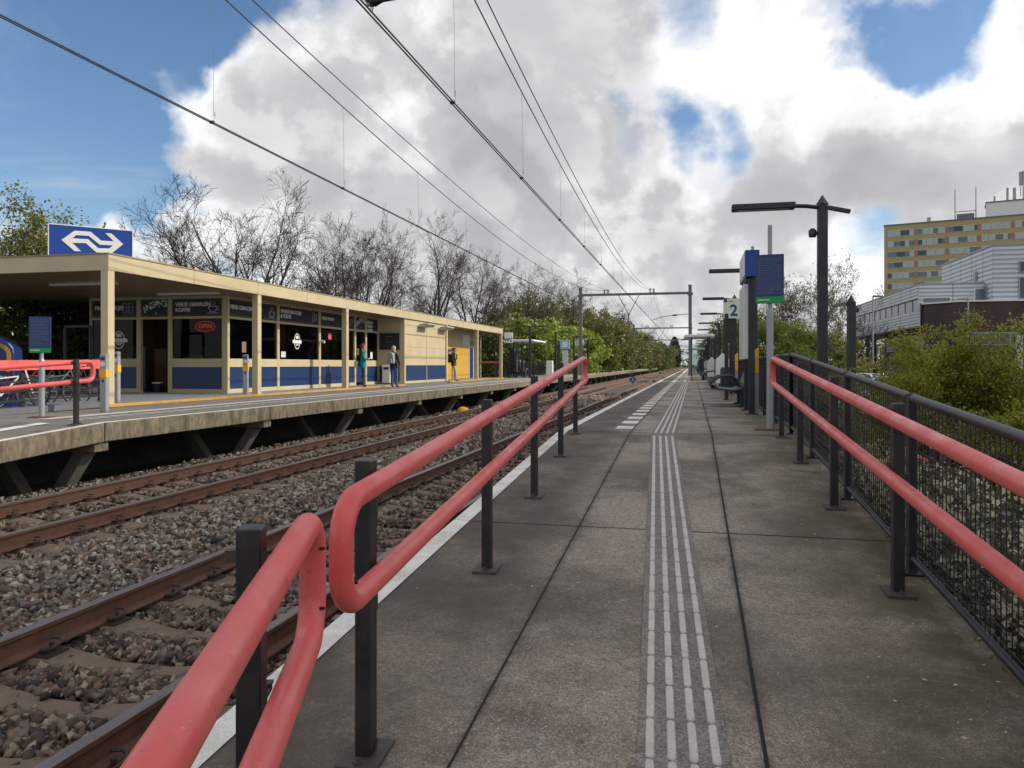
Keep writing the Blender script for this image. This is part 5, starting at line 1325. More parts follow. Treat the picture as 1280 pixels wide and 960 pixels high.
# ------------------------------------------------------------------ clutter left of the building
def left_clutter():
    t = T('guard_fence', 'black barred guard fence topped by a broad red beam left of the station building', 'fence')
    X = -12.45
    m = MB()
    ys = (7.6, 14.25)
    def seg(z0, z1, w): m.add([(X-w, ys[0], lz(ys[0])*.4+z0), (X+w, ys[0], lz(ys[0])*.4+z0), (X+w, ys[0], lz(ys[0])*.4+z1), (X-w, ys[0], lz(ys[0])*.4+z1), (X-w, ys[1], z0), (X+w, ys[1], z0), (X+w, ys[1], z1), (X-w, ys[1], z1)], [(0,1,2,3),(4,7,6,5),(0,4,5,1),(1,5,6,2),(2,6,7,3),(3,7,4,0)])
    seg(.86, 1.05, .05); m.build('red_beam', M['red'], t)
    for z in (.26, .44, .62):
        m = MB(); seg(z, z+.035, .018); m.build('bar', M['black'], t)
    m = MB(); seg(.03, .15, .06); m.build('bottom_beam', M['galv_dark'], t)
    for y in (8.2, 10.2, 12.2, 14.2):
        m = MB(); z = lz(y)*.4; m.box(X-.10, X-.04, y-.04, y+.04, lz(y), z+.86); m.build('post', M['black'], t)
    # slender black goal frame
    t = T('frame_stand', 'black open steel frame standing behind the guard fence left of the shop', 'frame')
    p = at(97, 21.5)
    m = MB(); 
    for dx in (-.42, .42): m.box(p.x+dx-.03, p.x+dx+.03, p.y-.03, p.y+.03, -.0, 1.98)
    m.box(p.x-.42, p.x+.42, p.y-.03, p.y+.03, 1.98, 2.05); m.build('frame', M['black'], t)
    # dark machine with yellow band at the picture's edge
    p = at(12, 17)
    t = T('ticket_machine', 'dark blue round topped machine with a yellow arched band at the left picture edge', 'machine', (p.x - .62, p.y, -.12), R(30))
    m = MB(); a = [(.62*math.cos(q), 1.32 + .42*math.sin(q)) for q in np.linspace(0, PI, 12)]
    m.prism([(.62,0)] + a + [(-.62,0)], 'y', -.3, .3); m.build('body', M['navy'], t, bevel=.02)
    m = MB(); b = [(.56*math.cos(q), 1.30 + .30*math.sin(q)) for q in np.linspace(0, PI, 12)]; c = [(.48*math.cos(q), 1.30 + .22*math.sin(q)) for q in np.linspace(PI, 0, 12)]
    m.prism([(.56,.9)] + b + [(-.56,.9),(-.48,.9)] + c + [(.48,.9)], 'y', -.33, -.301); m.build('yellow_band', mat('dull_yellow_arch', (.36,.19,.02), .6), t)
    m = MB(); m.box(-.3,.3,-.32,-.301,1.0,1.35); m.build('screen', M['paneC'], t)
    # bicycles in a rack
    def bike(label, loc, rzv, accent):
        t = T('bicycle', label, 'bicycle', loc, rzv, 'bicycles parked behind the guard fence')
        for x in (-.52, .52):
            m = MB(); m.tube([(x + .33*math.cos(a), 0, .345 + .33*math.sin(a)) for a in np.linspace(0, 2*PI, 22, endpoint=False)], .018, 6, closed=True); w = m.build('wheel', M['tyre'], t, smooth=True)
            m = MB(); m.tube([(x + .305*math.cos(a), 0, .345 + .305*math.sin(a)) for a in np.linspace(0, 2*PI, 22, endpoint=False)], .009, 5, closed=True)
            for k in range(6): a = k*PI/6; m.cyl((x-.3*math.cos(a), 0, .345-.3*math.sin(a)), (x+.3*math.cos(a), 0, .345+.3*math.sin(a)), .002, n=3)
            m.build('rim', M['galv_dark'], w)
        m = MB()
        for a, b in (((-.52,.345),(-.08,.30)), ((-.08,.30),(-.2,.86)), ((-.08,.30),(.36,.82)), ((-.52,.345),(-.16,.72)), ((-.16,.66),(.34,.72)), ((.36,.9),(.52,.345))): m.cyl((a[0],0,a[1]), (b[0],0,b[1]), .017, n=6)
        m.build('frame', M[accent], t)
        m = MB(); m.tube([(.28,-.28,1.04),(.36,-.14,1.06),(.38,0,1.0),(.36,.14,1.06),(.28,.28,1.04)], .013, 6); m.cyl((.36,0,.85),(.38,0,1.0),.015,n=6); m.build('handlebar', M['alu'], t)
        m = MB(); m.prism([(-.36,.89),(-.30,.95),(-.1,.91),(-.06,.87),(-.2,.86)], 'y', -.06, .06); m.build('saddle', M['tyre'], t, bevel=.02)
        m = MB(); m.box(-.82,-.3,-.06,.06,.70,.715); m.box(-.84,-.82,-.04,.04,.55,.71); m.build('carrier', M['alu'], t)
        m = MB(); m.tube([(-.52+.36*math.cos(a),0,.345+.36*math.sin(a)) for a in np.linspace(.3, 2.8, 10)], .03, 5); m.build('mudguard', M['tyre'], t)
    for px, d, rzv, ac, lb in ((6, 16.3, 60, 'white', 'bicycle with white frame at the far left behind the guard fence'), (24, 16.9, 75, 'carred', 'bicycle with dark red frame behind the guard fence'), (44, 17.6, 70, 'black', 'black bicycle behind the pole of the blue notice board'), (66, 17.9, 62, 'galv_dark', 'grey bicycle behind the guard fence, left of the black handrail post'), (84, 18.4, 68, 'black', 'black bicycle at the right end of the row behind the guard fence')):
        p = at(px, d); bike(lb, (p.x, p.y, -.02), R(rzv), ac)
left_clutter()

# ------------------------------------------------------------------ people
def skin_person(label, loc, rzv, cloth, trousers, hair, stand=True, arm=None, height=1.68, hood=False, longhair=True, leg_spread=.09):
    t = T('person', label, 'person', loc, rzv)
    s = height / 1.70
    if stand:
        J = {'pel': (0,0,.94), 'bel': (0,.0,1.08), 'chest': (0,.01,1.28), 'neck': (0,.01,1.44), 'head0': (0,-.01,1.52), 'head1': (0,-.02,1.60), 'head2': (0,-.01,1.68),
             'shL': (-.17,.01,1.38), 'elL': (-.23,.03,1.12), 'wrL': (-.19,-.10,.94), 'haL': (-.18,-.13,.86), 'shR': (.17,.01,1.38), 'elR': (.23,.03,1.12), 'wrR': (.19,-.10,.94), 'haR': (.18,-.13,.86),
             'hiL': (-leg_spread,0,.88), 'knL': (-leg_spread-.015,-.02,.50), 'anL': (-leg_spread-.02,.02,.09), 'toL': (-leg_spread-.04,-.13,.04), 'hiR': (leg_spread,0,.88), 'knR': (leg_spread+.01,-.04,.50), 'anR': (leg_spread+.02,-.02,.09), 'toR': (leg_spread+.04,-.17,.04)}
    else:
        J = {'pel': (0,0,.54), 'bel': (0,.02,.68), 'chest': (0,.0,.88), 'neck': (0,-.02,1.04), 'head0': (0,-.05,1.12), 'head1': (0,-.06,1.20), 'head2': (0,-.05,1.28),
             'shL': (-.17,0,.98), 'elL': (-.23,-.06,.74), 'wrL': (-.12,-.28,.66), 'haL': (-.08,-.34,.64), 'shR': (.17,0,.98), 'elR': (.23,-.06,.74), 'wrR': (.12,-.28,.66), 'haR': (.08,-.34,.64),
             'hiL': (-.1,-.06,.53), 'knL': (-.13,-.46,.52), 'anL': (-.13,-.44,.09), 'toL': (-.14,-.60,.04), 'hiR': (.1,-.06,.53), 'knR': (.13,-.46,.52), 'anR': (.13,-.42,.09), 'toR': (.14,-.58,.04)}
    if arm: J.update(arm)
    rad = {'pel': (.155,.12), 'bel': (.15,.115), 'chest': (.17,.12), 'neck': (.055,.055), 'head0': (.068,.08), 'head1': (.078,.095), 'head2': (.062,.075), 'sh': (.07,.07), 'el': (.052,.052), 'wr': (.038,.038), 'ha': (.036,.024), 'hi': (.095,.1), 'kn': (.068,.07), 'an': (.048,.052), 'to': (.04,.032)}
    E = [('pel','bel'),('bel','chest'),('chest','neck'),('neck','head0'),('head0','head1'),('head1','head2')]
    for k in 'LR': E += [('chest','sh'+k),('sh'+k,'el'+k),('el'+k,'wr'+k),('wr'+k,'ha'+k),('pel','hi'+k),('hi'+k,'kn'+k),('kn'+k,'an'+k),('an'+k,'to'+k)]
    names = list(J); ix = {n: i for i, n in enumerate(names)}
    me = bpy.data.meshes.new('tmp_body'); me.from_pydata([tuple(c*s for c in J[n]) for n in names], [(ix[a], ix[b]) for a, b in E], [])
    o = bpy.data.objects.new('tmp_body', me); C.objects.link(o)
    md = o.modifiers.new('s', 'SKIN'); md.use_smooth_shade = True; md.branch_smoothing = .3
    sv = me.skin_vertices[0].data
    for n in names:
        r = rad.get(n) or rad[n[:2]]; sv[ix[n]].radius = (r[0]*s, r[1]*s); sv[ix[n]].use_root = (n == 'pel')
    sub = o.modifiers.new('u', 'SUBSURF'); sub.levels = 2; sub.render_levels = 2
    dg = bpy.context.evaluated_depsgraph_get(); body = bpy.data.meshes.new_from_object(o.evaluated_get(dg)); bpy.data.objects.remove(o)
    for x in (cloth, trousers, M['skin'], M['shoe']): body.materials.append(x)
    pz = J['pel'][2]*s; nz = (J['neck'][2]+.02)*s
    hands = [Vector(J['haL'])*s, Vector(J['haR'])*s]
    for p in body.polygons:
        c = p.center; k = 0
        if c.z > nz: k = 2
        elif min((c-h).length for h in hands) < .085: k = 2
        elif c.z < .085*s: k = 3
        elif stand and c.z < pz - .14*s and abs(c.x) < .2: k = 1
        elif not stand and (c.y < -.12 and c.z < .62 or c.z < .5): k = 1
        p.material_index = k; p.use_smooth = True
    b = bpy.data.objects.new('body', body); C.objects.link(b); b.parent = t
    # hair: cap over the skull, open at the face
    h1 = Vector(J['head1'])*s
    m = MB(); V = []; F = []; nu, nv = 16, 9
    for i in range(nv+1):
        th = i/nv * (2.25 if longhair else 1.75)
        for j in range(nu):
            ph = 2*PI*j/nu; r = .112*s; yy = math.sin(ph)*math.sin(th)
            cut = 1.0 if yy > -.35 else .86
            V.append((h1.x + r*.86*math.cos(ph)*math.sin(th)*cut, h1.y + .018 + r*1.05*yy*(cut if th > 1.1 else 1), h1.z + .022 + r*1.06*math.cos(th) + (.05 if (yy < -.3 and th > 1.25) else 0)*1.6))
    for i in range(nv):
        for j in range(nu): F.append((i*nu+j, i*nu+(j+1)%nu, (i+1)*nu+(j+1)%nu, (i+1)*nu+j))
    m.add(V, F); m.build('hair', hair, t, smooth=True)
    # nose, eyes
    m = MB(); m.cyl((h1.x, h1.y-.088*s, h1.z+.02), (h1.x, h1.y-.118*s, h1.z-.02), .008, .016, 6); m.build('nose', M['skin'], t, smooth=True)
    for sx in (-.03, .03):
        m = MB(); m.lathe([(.002,-.006),(.009,0),(.002,.006)], (h1.x+sx*s, h1.y-.093*s, h1.z+.018), 8); m.build('eye', M['shoe'], t)
    # jacket skirt that ends at a clean hem
    if stand:
        m = MB(); m.lathe([(.178*s, 0), (.170*s, .10*s), (.160*s, .24*s), (.15*s,.3*s)], (0,0,pz-.14*s), 18)
        for v in m.v: v.y = v.y*.80
        m.build('jacket_hem', cloth, t, smooth=True)
        m = MB(); m.lathe([(.075*s,0),(.09*s,.03*s),(.07*s,.08*s)], (0,.012,(J['neck'][2]-.05)*s), 12); m.build('collar', cloth, t, smooth=True)
    return t
def backpack(label, loc, rzv, mm, s=1, gr=None):
    t = T('backpack', label, 'backpack', loc, rzv, gr)
    m = MB(); m.prism([(-.15,0),(.15,0),(.165,.1),(.15,.36),(.08,.46),(-.08,.46),(-.15,.36),(-.165,.1)], 'y', 0, .17); m.build('bag', mm, t, bevel=.045, seg=3, smooth=True)
    m = MB(); m.prism([(-.11,.03),(.11,.03),(.11,.2),(-.11,.2)], 'y', .155, .22); m.build('front_pocket', mm, t, bevel=.03, seg=2, smooth=True)
    for x in (-.1, .1):
        m = MB(); m.tube([(x,.0,.4),(x*1.05,-.12,.50),(x*1.1,-.27,.42),(x*1.2,-.27,.2),(x*1.2,-.1,.06),(x*1.1,.02,.05)], .016, 6); m.build('strap', mm, t, smooth=True)
def crowd():
    # woman in teal
    p = at(453.5, 29.9); g = p.copy(); g.z = FZ
    skin_person('person in a teal coat and dark trousers with reddish hair at the shop door', g, R(118), M['teal'], M['darktrousers'], M['hair_red'], height=1.66,
                arm={'elR': (.25,-.02,1.14), 'wrR': (.16,-.20,1.10), 'haR': (.10,-.26,1.12), 'elL': (-.25,-.02,1.14), 'wrL': (-.16,-.2,1.12), 'haL': (-.10,-.26,1.14)})
    t = T('shoulder_bag', 'pale shoulder bag at the hip of the person in the teal coat', 'bag', (g.x - .26, g.y - .06, 0), R(110))
    m = MB(); m.prism([(-.19,.82),(.19,.82),(.21,1.08),(-.21,1.08)], 'y', -.06, .06); m.build('bag', M['bag_pale'], t, bevel=.03, seg=2, smooth=True)
    m = MB(); m.tube([(-.18,0,1.06),(-.1,.05,1.3),(.0,.10,1.42),(.1,.05,1.3),(.18,0,1.06)], .012, 6); m.build('strap', M['bag_pale'], t)
    # person with the grey pack, back turned
    p = at(492, 31.6); g = p.copy(); g.z = 0.004; rz_ = R(168)
    skin_person('person seen from behind in a dark jacket and blue jeans with fair hair', g, rz_, M['navycloth'], M['jeans'], M['hair_blond'], height=1.70, leg_spread=.11,
                arm={'elR': (.25,.06,1.13), 'wrR': (.15,-.15,1.06), 'haR': (.08,-.2,1.10), 'elL': (-.26,.05,1.12), 'wrL': (-.24,-.06,.92), 'haL': (-.21,-.10,.85), 'anR': (.16,-.10,.09), 'toR': (.20,-.25,.04), 'knR': (.14,-.10,.50), 'head1': (.02,-.05,1.59), 'head2': (.025,-.05,1.67)})
    q = Matrix.Rotation(rz_, 3, 'Z') @ Vector((0, .115, .98)); backpack('grey backpack on the person in blue jeans', g + q, rz_, M['bag_grey'], gr=None)
    p = at(567, 40.6); g = p.copy(); g.z = FZ; rz_ = R(100)
    skin_person('person in a black jacket and pale trousers standing before the yellow panels', g, rz_, M['blackcloth'], M['greytrousers'], M['hair_dark'], height=1.74, longhair=False,
                arm={'elL': (-.26,.06,1.12), 'wrL': (-.20,-.07,.95), 'haL': (-.15,-.10,.90), 'elR': (.26,.06,1.12), 'wrR': (.22,-.04,.93), 'haR': (.19,-.07,.86), 'anL': (-.13,-.14,.09), 'toL': (-.15,-.29,.04), 'knL': (-.11,-.12,.50), 'head1': (-.02,-.05,1.59), 'head2': (-.025,-.05,1.67)})
    q = Matrix.Rotation(rz_, 3, 'Z') @ Vector((0, .115, .98)); backpack('black backpack on the person in pale trousers', g + q, rz_, M['blackcloth'])
    # seated in the first shelter
    for y, mm, hr, lb in ((55.0, 'blackcloth', 'hair_blond', 'person in black with fair hair seated in the first left shelter'), (56.2, 'navycloth', 'hair_dark', 'person in a dark blue jacket with dark hair seated in the first left shelter')):
        skin_person(lb, Vector((-12.35, y, 0)), R(90), M[mm], M['darktrousers'], M[hr], stand=False, longhair=False)
    p = at(687, 58.2); t = T('litter_bin', 'white box bin at the right end of the first left shelter', 'litter bin', (p.x, p.y, 0)); m = MB(); m.box(-.25,.25,-.2,.2,.1,1.25); m.build('body', M['white'], t, bevel=.04); m = MB(); m.box(-.2,.2,-.15,.15,0,.1); m.build('foot', M['slate'], t)
    # two figures far down the right platform
    for px, d, lb in ((877.5, 62, 'small dark standing figure by the far right benches'), (874.5, 80, 'farther tiny dark figure on the right platform')):
        p = at(px, d); skin_person(lb, Vector((p.x, p.y, 0)), R(200), M['blackcloth'], M['darktrousers'], M['hair_dark'], longhair=False)
crowd()
# ------------------------------------------------------------------ trees
def grow(seed, H, spread, limbs=6, fork=.28, r0=.22, upward=.55, kids=(7, 7, 6), rmin=.0085, droop=0):
    rg = random.Random(seed); segs = []; tips = []
    def vec_perp(d):
        a = Vector((rg.gauss(0,1), rg.gauss(0,1), rg.gauss(0,1))); a -= d * a.dot(d)
        return a.normalized() if a.length > 1e-5 else d.orthogonal().normalized()
    def branch(p, d, L, r, lev):
        n = 6 if lev < 2 else (4 if lev == 2 else 3); step = L / n; pts = [(p.copy(), r)]
        for i in range(n):
            w = (.16, .17, .22, .28, .32)[lev]
            d = (d + vec_perp(d) * w * 1.25 * rg.uniform(.3, 1.2) + Vector((0,0,1)) * (.10 * upward if lev else .05) - Vector((0,0,1)) * droop * (lev > 1)).normalized()
            q = p + d * step; rn = max(rmin, r * (1 - .90 * (i+1) / n))
            segs.append((tuple(p), tuple(q), max(rmin, pts[-1][1]), rn, lev)); p = q; pts.append((p.copy(), rn))
        tips.append(p)
        if lev >= 4: return
        k = (list(kids) + [6])[lev - 1]
        for j in range(k):
            t = rg.uniform(.22, 1) if lev else rg.uniform(.0, 1)
            f = t * n; i = min(int(f), n-1); a, b = pts[i], pts[i+1]; pp = a[0].lerp(b[0], f - i); rr = a[1] + (b[1]-a[1])*(f-i)
            dd = (pts[i+1][0] - pts[i][0]).normalized(); ang = rg.uniform(.45, 1.0)
            nd = (dd * math.cos(ang) + vec_perp(dd) * math.sin(ang)); nd.z += .16 * upward * (lev < 2)
            branch(pp, nd.normalized(), L * rg.uniform(.38, .62) * (1.1 - .45 * t), max(rmin, rr * rg.uniform(.45, .68)), lev + 1)
    # trunk, then limbs from the fork
    p = Vector((0,0,-.3)); d = Vector((rg.uniform(-.05,.05), rg.uniform(-.05,.05), 1)).normalized(); n = 4; r = r0
    for i in range(n):
        q = p + d * (H * fork + .3) / n; rn = r0 * (1 - .22*(i+1)/n) * (1.0 if i else .93)
        segs.append((tuple(p), tuple(q), r * (1.25 if i == 0 else 1), rn, -1)); p, r = q, rn
        d = (d + Vector((rg.gauss(0,.05), rg.gauss(0,.05), 0))).normalized()
    off = rg.uniform(0, 6.28)
    for j in range(limbs):
        a = off + 2*PI*j/limbs + rg.uniform(-.4,.4); lean = rg.uniform(.15, 1.0) * spread
        nd = Vector((math.cos(a)*lean, math.sin(a)*lean, 1)).normalized()
        branch(p - d*rg.uniform(0, .25)*H*fork, nd, H * (1-fork) * rg.uniform(.68, .92) * (.9 if lean > .7*spread else 1), r0 * rg.uniform(.42, .66), 1)
    return segs, tips
def tree_meshes(root, seed, twigmat, leafm=None, nleaf=0, lsize=.12, rgn=None, **kw):
    segs, tips = grow(seed, **kw)
    th = [s[:4] for s in segs if s[4] < 2]; tw = [s[:4] for s in segs if s[4] >= 2]
    V, F = seg_tubes(th, 7); np_mesh('trunk', V, F, M['bark'], root, smooth=True)
    V, F = seg_tubes(tw, 3)
    np_mesh('twigs', V, F, M[twigmat], root)
    if leafm:
        rg = np.random.default_rng(seed + 99); T_ = np.array([tuple(p) for p in tips]); i = rg.integers(0, len(T_), nleaf)
        P = T_[i] + rg.normal(0, .28, (nleaf, 3)); V, F = leaf_quads(P, lsize, rg); np_mesh('crown', V, F, M[leafm], root)
def foliage_pts(rg, n, rad, clumps, cs=.28, hollow=.55, bottom=-1.0):
    c = rg.normal(size=(clumps, 3)); c /= np.linalg.norm(c, axis=1, keepdims=True); c *= rg.uniform(hollow, 1, (clumps, 1)); c[:, 2] = np.maximum(c[:, 2], bottom)
    w = rg.uniform(.3, 1.6, clumps); i = rg.choice(clumps, n, p=w/w.sum())
    sp = rg.normal(0, 1, (n, 3)); sp /= np.linalg.norm(sp, axis=1, keepdims=True); sp *= rg.uniform(0, 1, (n, 1)) ** .5 * cs
    return (c[i] + sp * rg.uniform(.5, 1.2, clumps)[i][:, None]) * np.array(rad)
def shrub_tree(name, label, cat, loc, rad, zc, n, lsize, lm, seed, clumps=60, stems=7, group=None, cs=.28, trunk_r=.07):
    t = T(name, label, cat, loc, 0, group); rg = np.random.default_rng(seed); rr = random.Random(seed)
    P = foliage_pts(rg, n, rad, clumps, cs) + np.array([0, 0, zc]); V, F = leaf_quads(P, lsize, rg, aspect=.62); np_mesh('crown', V, F, M[lm], t)
    sg = []
    for k in range(stems):
        a = rr.uniform(0, 6.28); e = Vector((math.cos(a)*rad[0]*rr.uniform(.2,.8), math.sin(a)*rad[1]*rr.uniform(.2,.8), zc + rad[2]*rr.uniform(.2,.85)))
        p = Vector((rr.uniform(-.2,.2), rr.uniform(-.2,.2), -.2)); r = trunk_r
        for i in range(6):
            q = Vector((0,0,0)).lerp(e, (i+1)/6) + Vector((rr.gauss(0,.12), rr.gauss(0,.12), rr.gauss(0,.08))); q.z = max(q.z, p.z)
            sg.append((tuple(p), tuple(q), r, r*.78)); 
            if i > 1:
                for _ in range(3):
                    b = q + Vector((rr.gauss(0,.25)*rad[0], rr.gauss(0,.25)*rad[1], rr.uniform(.0,.35)*rad[2])); sg.append((tuple(q), tuple(b), r*.4, r*.12))
            p, r = q, r*.78
    V, F = seg_tubes(sg, 5); np_mesh('stems', V, F, M['bark'], t); return t
def bare_trees():
    g = 'bare trees behind the left platform'
    def bt(lb, px, d, seed, **kw):
        p = at(px, d, -1.2); t = T('bare_tree', lb, 'tree', p, 0, g); tree_meshes(t, seed, kw.pop('tw', 'twig'), **kw); return t
    bt('wide bare tree with spreading dark limbs rising behind the station roof', 308, 46, 27, H=13.8, spread=1.75, limbs=10, fork=.27, r0=.32, upward=.75, kids=(9,8,7))
    bt('upright bare tree behind the roof, second from the wide bare tree', 428, 57, 5, H=13.2, spread=.85, limbs=6, fork=.26, r0=.26, upward=.8, kids=(8,8,7))
    bt('bare tree close behind the second one, leaning right over the roof', 462, 62, 33, H=13.4, spread=.95, limbs=6, fork=.25, r0=.26, upward=.8, kids=(8,8,7), tw='twig_light')
    bt('tall bare tree with a paired trunk above the far half of the roof', 540, 72, 8, H=15.6, spread=.7, limbs=5, fork=.30, r0=.27, upward=.95, kids=(9,8,7), tw='twig_light')
    bt('broad bare tree over the toilet end of the beige building', 600, 82, 13, H=14.4, spread=1.25, limbs=7, fork=.25, r0=.28, kids=(9,8,7), tw='twig_light')
    a = bt('bare tree rising from green bushes behind the first left shelter', 655, 92, 44, H=14.6, spread=1.15, limbs=6, fork=.28, r0=.28, kids=(9,8,7), tw='twig_light')
    b = bt('bare tree just left of the nearest catenary mast', 700, 108, 55, H=14.4, spread=1.1, limbs=6, fork=.28, r0=.28, kids=(8,8,7), tw='twig_light')
    for px, d, src, r_, s, lb in ((742, 128, a, 2, .95, 'bare tree seen through the nearest catenary portal, right of its left mast'), (765, 150, b, 4, .95, 'smaller bare tree seen through the nearest catenary portal'), (800, 215, a, 5, .95, 'thin distant bare tree left of the poplar'), (495, 70, b, 3, .85, 'slim bare tree between the leaning one and the paired trunk tree')):
        dup(src, at(px, d, -1.2), r_, lb, None, (s, s, s))
    t = T('budding_tree', 'half bare budding tree behind the blue notice board on the right', 'tree', at(1002, 52, -1.3), 0); tree_meshes(t, 71, 'twig_light', 'leaf_olive', 2600, .13, H=9.0, spread=1.1, limbs=7, fork=.20, r0=.20, kids=(9,8,7))
    t = T('budding_tree', 'bare tree spreading low between the tall lamp post and the grey clad building', 'tree', at(1062, 62, -1.3), 0); tree_meshes(t, 72, 'twig_light', 'leaf_olive', 900, .13, H=7.8, spread=1.2, limbs=6, fork=.16, r0=.16, kids=(8,8,7))
    t = T('leafy_tree', 'leafing tree at the left picture edge above the station roof', 'tree', at(12, 38, -1.2), 0); tree_meshes(t, 81, 'twig', 'leaf_olive', 9000, .17, H=10.8, spread=1.1, limbs=8, fork=.25, r0=.2, kids=(7,7,5))
    t = T('leafy_tree', 'thin sparsely leafed tree behind the logo sign', 'tree', at(88, 44, -1.2), 0); tree_meshes(t, 82, 'twig', 'leaf_olive', 1500, .18, H=8.6, spread=.7, limbs=5, fork=.25, r0=.13, kids=(6,6,6))
    t = T('leafy_tree', 'small sparse leafing tree peeping over the roof left of the wide bare tree', 'tree', at(205, 42, -1.2), 0); tree_meshes(t, 83, 'twig', 'leaf_olive', 420, .26, H=7.4, spread=.6, limbs=5, fork=.3, r0=.12, kids=(5,5,5))
bare_trees()
def green_trees():
    g = 'green bushes behind the left platform'
    rows = [ # px, depth, half width, half height, centre z, leaf material, leaf count, label
        (20, 27, 3.2, 2.6, 1.3, 'leaf_mid', 5200, 'green bush behind the dark machine at the left picture edge'),
        (62, 30, 3.0, 2.9, 1.5, 'leaf_spring', 5200, 'spring green bush behind the blue notice board on the left'),
        (112, 33, 2.8, 2.6, 1.2, 'leaf_mid', 4200, 'green bush behind the black steel frame left of the shop'),
        (612, 68, 3.6, 2.9, 1.4, 'leaf_mid', 4200, 'green bush seen through the open end of the beige building'),
        (648, 72, 3.4, 3.6, 2.0, 'leaf_spring', 5200, 'green bush right behind the WC sign'),
        (684, 77, 3.6, 3.3, 1.9, 'leaf_bright', 5600, 'bright lime bush behind the first left shelter'),
        (716, 86, 3.8, 3.4, 2.0, 'leaf_bright', 5200, 'lime green bush behind the dark post with the light blue sign'),
        (742, 98, 4.0, 4.8, 3.2, 'leaf_olive', 5000, 'olive bush right of the nearest left catenary mast'),
        (762, 116, 4.4, 5.4, 3.6, 'leaf_olive', 4600, 'olive green tree behind the second left shelter'),
        (780, 140, 4.8, 5.4, 3.4, 'leaf_olive', 4200, 'olive tree left of the second catenary mast'),
        (797, 170, 5.4, 5.0, 2.8, 'leaf_olive', 3800, 'olive tree between the second and third catenary masts'),
        (812, 215, 6.0, 5.6, 3.0, 'leaf_mid', 3600, 'dull green tree right of the third left catenary mast'),
        (824, 270, 6.5, 6.0, 3.2, 'leaf_olive', 3200, 'small far olive tree left of the poplar'),
        (666, 98, 4.6, 5.6, 4.4, 'leaf_olive', 4600, 'olive budding tree behind the lime bush and first shelter'),
        (706, 120, 5.0, 6.2, 5.4, 'leaf_olive', 4400, 'taller olive budding tree behind the nearest catenary mast'),
        (630, 88, 3.8, 4.6, 3.4, 'leaf_olive', 3800, 'olive budding tree behind the far corner of the beige roof')]
    for i, (px, d, w, h, zc, lm, n, lb) in enumerate(rows):
        p = at(px, d, -1.2); shrub_tree('green_bush', lb, 'bush', p, (w, w*.9, h), zc + 1.2, int(n*2.2), (.19 if d < 60 else .20 + d*.0012), lm, 200 + i, clumps=130, stems=6, group=g, cs=.24)
    g = 'trees on the right side of the line'
    for i, (px, d, w, h, zc, lm, n, lb) in enumerate([
        (968, 41, 2.7, 2.3, 1.2, 'leaf_spring', 6400, 'green bush behind the notice board pole on the right'),
        (1006, 44, 2.4, 1.9, .7, 'leaf_mid', 5200, 'dense green bush left of the tall lamp post'),
        (1046, 46, 2.2, 2.2, .8, 'leaf_olive', 4200, 'olive green bush between the two right lamp posts'),
        (942, 55, 2.3, 3.2, 1.8, 'leaf_olive', 4600, 'olive green bush behind the info case'),
        (922, 84, 3.0, 3.8, 3.0, 'leaf_olive', 3600, 'olive green tree behind the platform 2 sign'),
        (906, 112, 3.4, 4.4, 3.6, 'leaf_olive', 3400, 'far olive tree left of the platform 2 sign'),
        (894, 165, 4.0, 4.6, 3.2, 'leaf_mid', 3000, 'distant green tree above the right shelter roof'),
        (1085, 96, 5, 3.6, 1.6, 'leaf_olive', 3400, 'green tree seen between the posts under the clad wing')]):
        p = at(px, d, -1.3); shrub_tree('green_bush', lb, 'bush', p, (w, w*.9, h), zc + 1.3, int(n*2.2), .15 if d < 60 else .26, lm, 300 + i, clumps=80, stems=6, group=g, cs=.24)
    # poplar and far tree line
    p = at(843, 520, -1.3); t = T('poplar', 'dark columnar poplar standing alone at the end of the line', 'tree', p)
    rg = np.random.default_rng(5); n = 5200; z = rg.uniform(0, 1, n); prof = 5.2 * np.sin(np.clip(z*.86+.12, 0, 1)*PI)**.55 * (1 - .35*z); a = rg.uniform(0, 2*PI, n); rr = prof * rg.uniform(.5, 1, n)**.5
    P = np.stack([rr*np.cos(a), rr*np.sin(a), 1 + z*20.0], 1); V, F = leaf_quads(P, 1.1, rg); np_mesh('crown', V, F, M['leaf_dark'], t)
    V, F = seg_tubes([((0,0,0), (0,0,18), .5, .1)], 8); np_mesh('trunk', V, F, M['bark'], t)
    P = []; rg = np.random.default_rng(6)
    for k in range(150):
        u = rg.uniform(-420, 560); d = rg.uniform(480, 640) if abs(u + 12) > 30 else rg.uniform(600, 700); w = rg.uniform(6, 13); h = rg.uniform(5, 9.5)
        c = foliage_pts(rg, 300, (w, w*.6, h), 22, .3); P.append(c + np.array([u, d, h*.55]))
    P = np.concatenate(P); V, F = leaf_quads(P, 1.7, rg); o = np_mesh('far_wood', V, F, M['leaf_mid']); tag(o, 'low far tree line closing the horizon beyond the tracks', 'wood', kind='stuff')
green_trees()
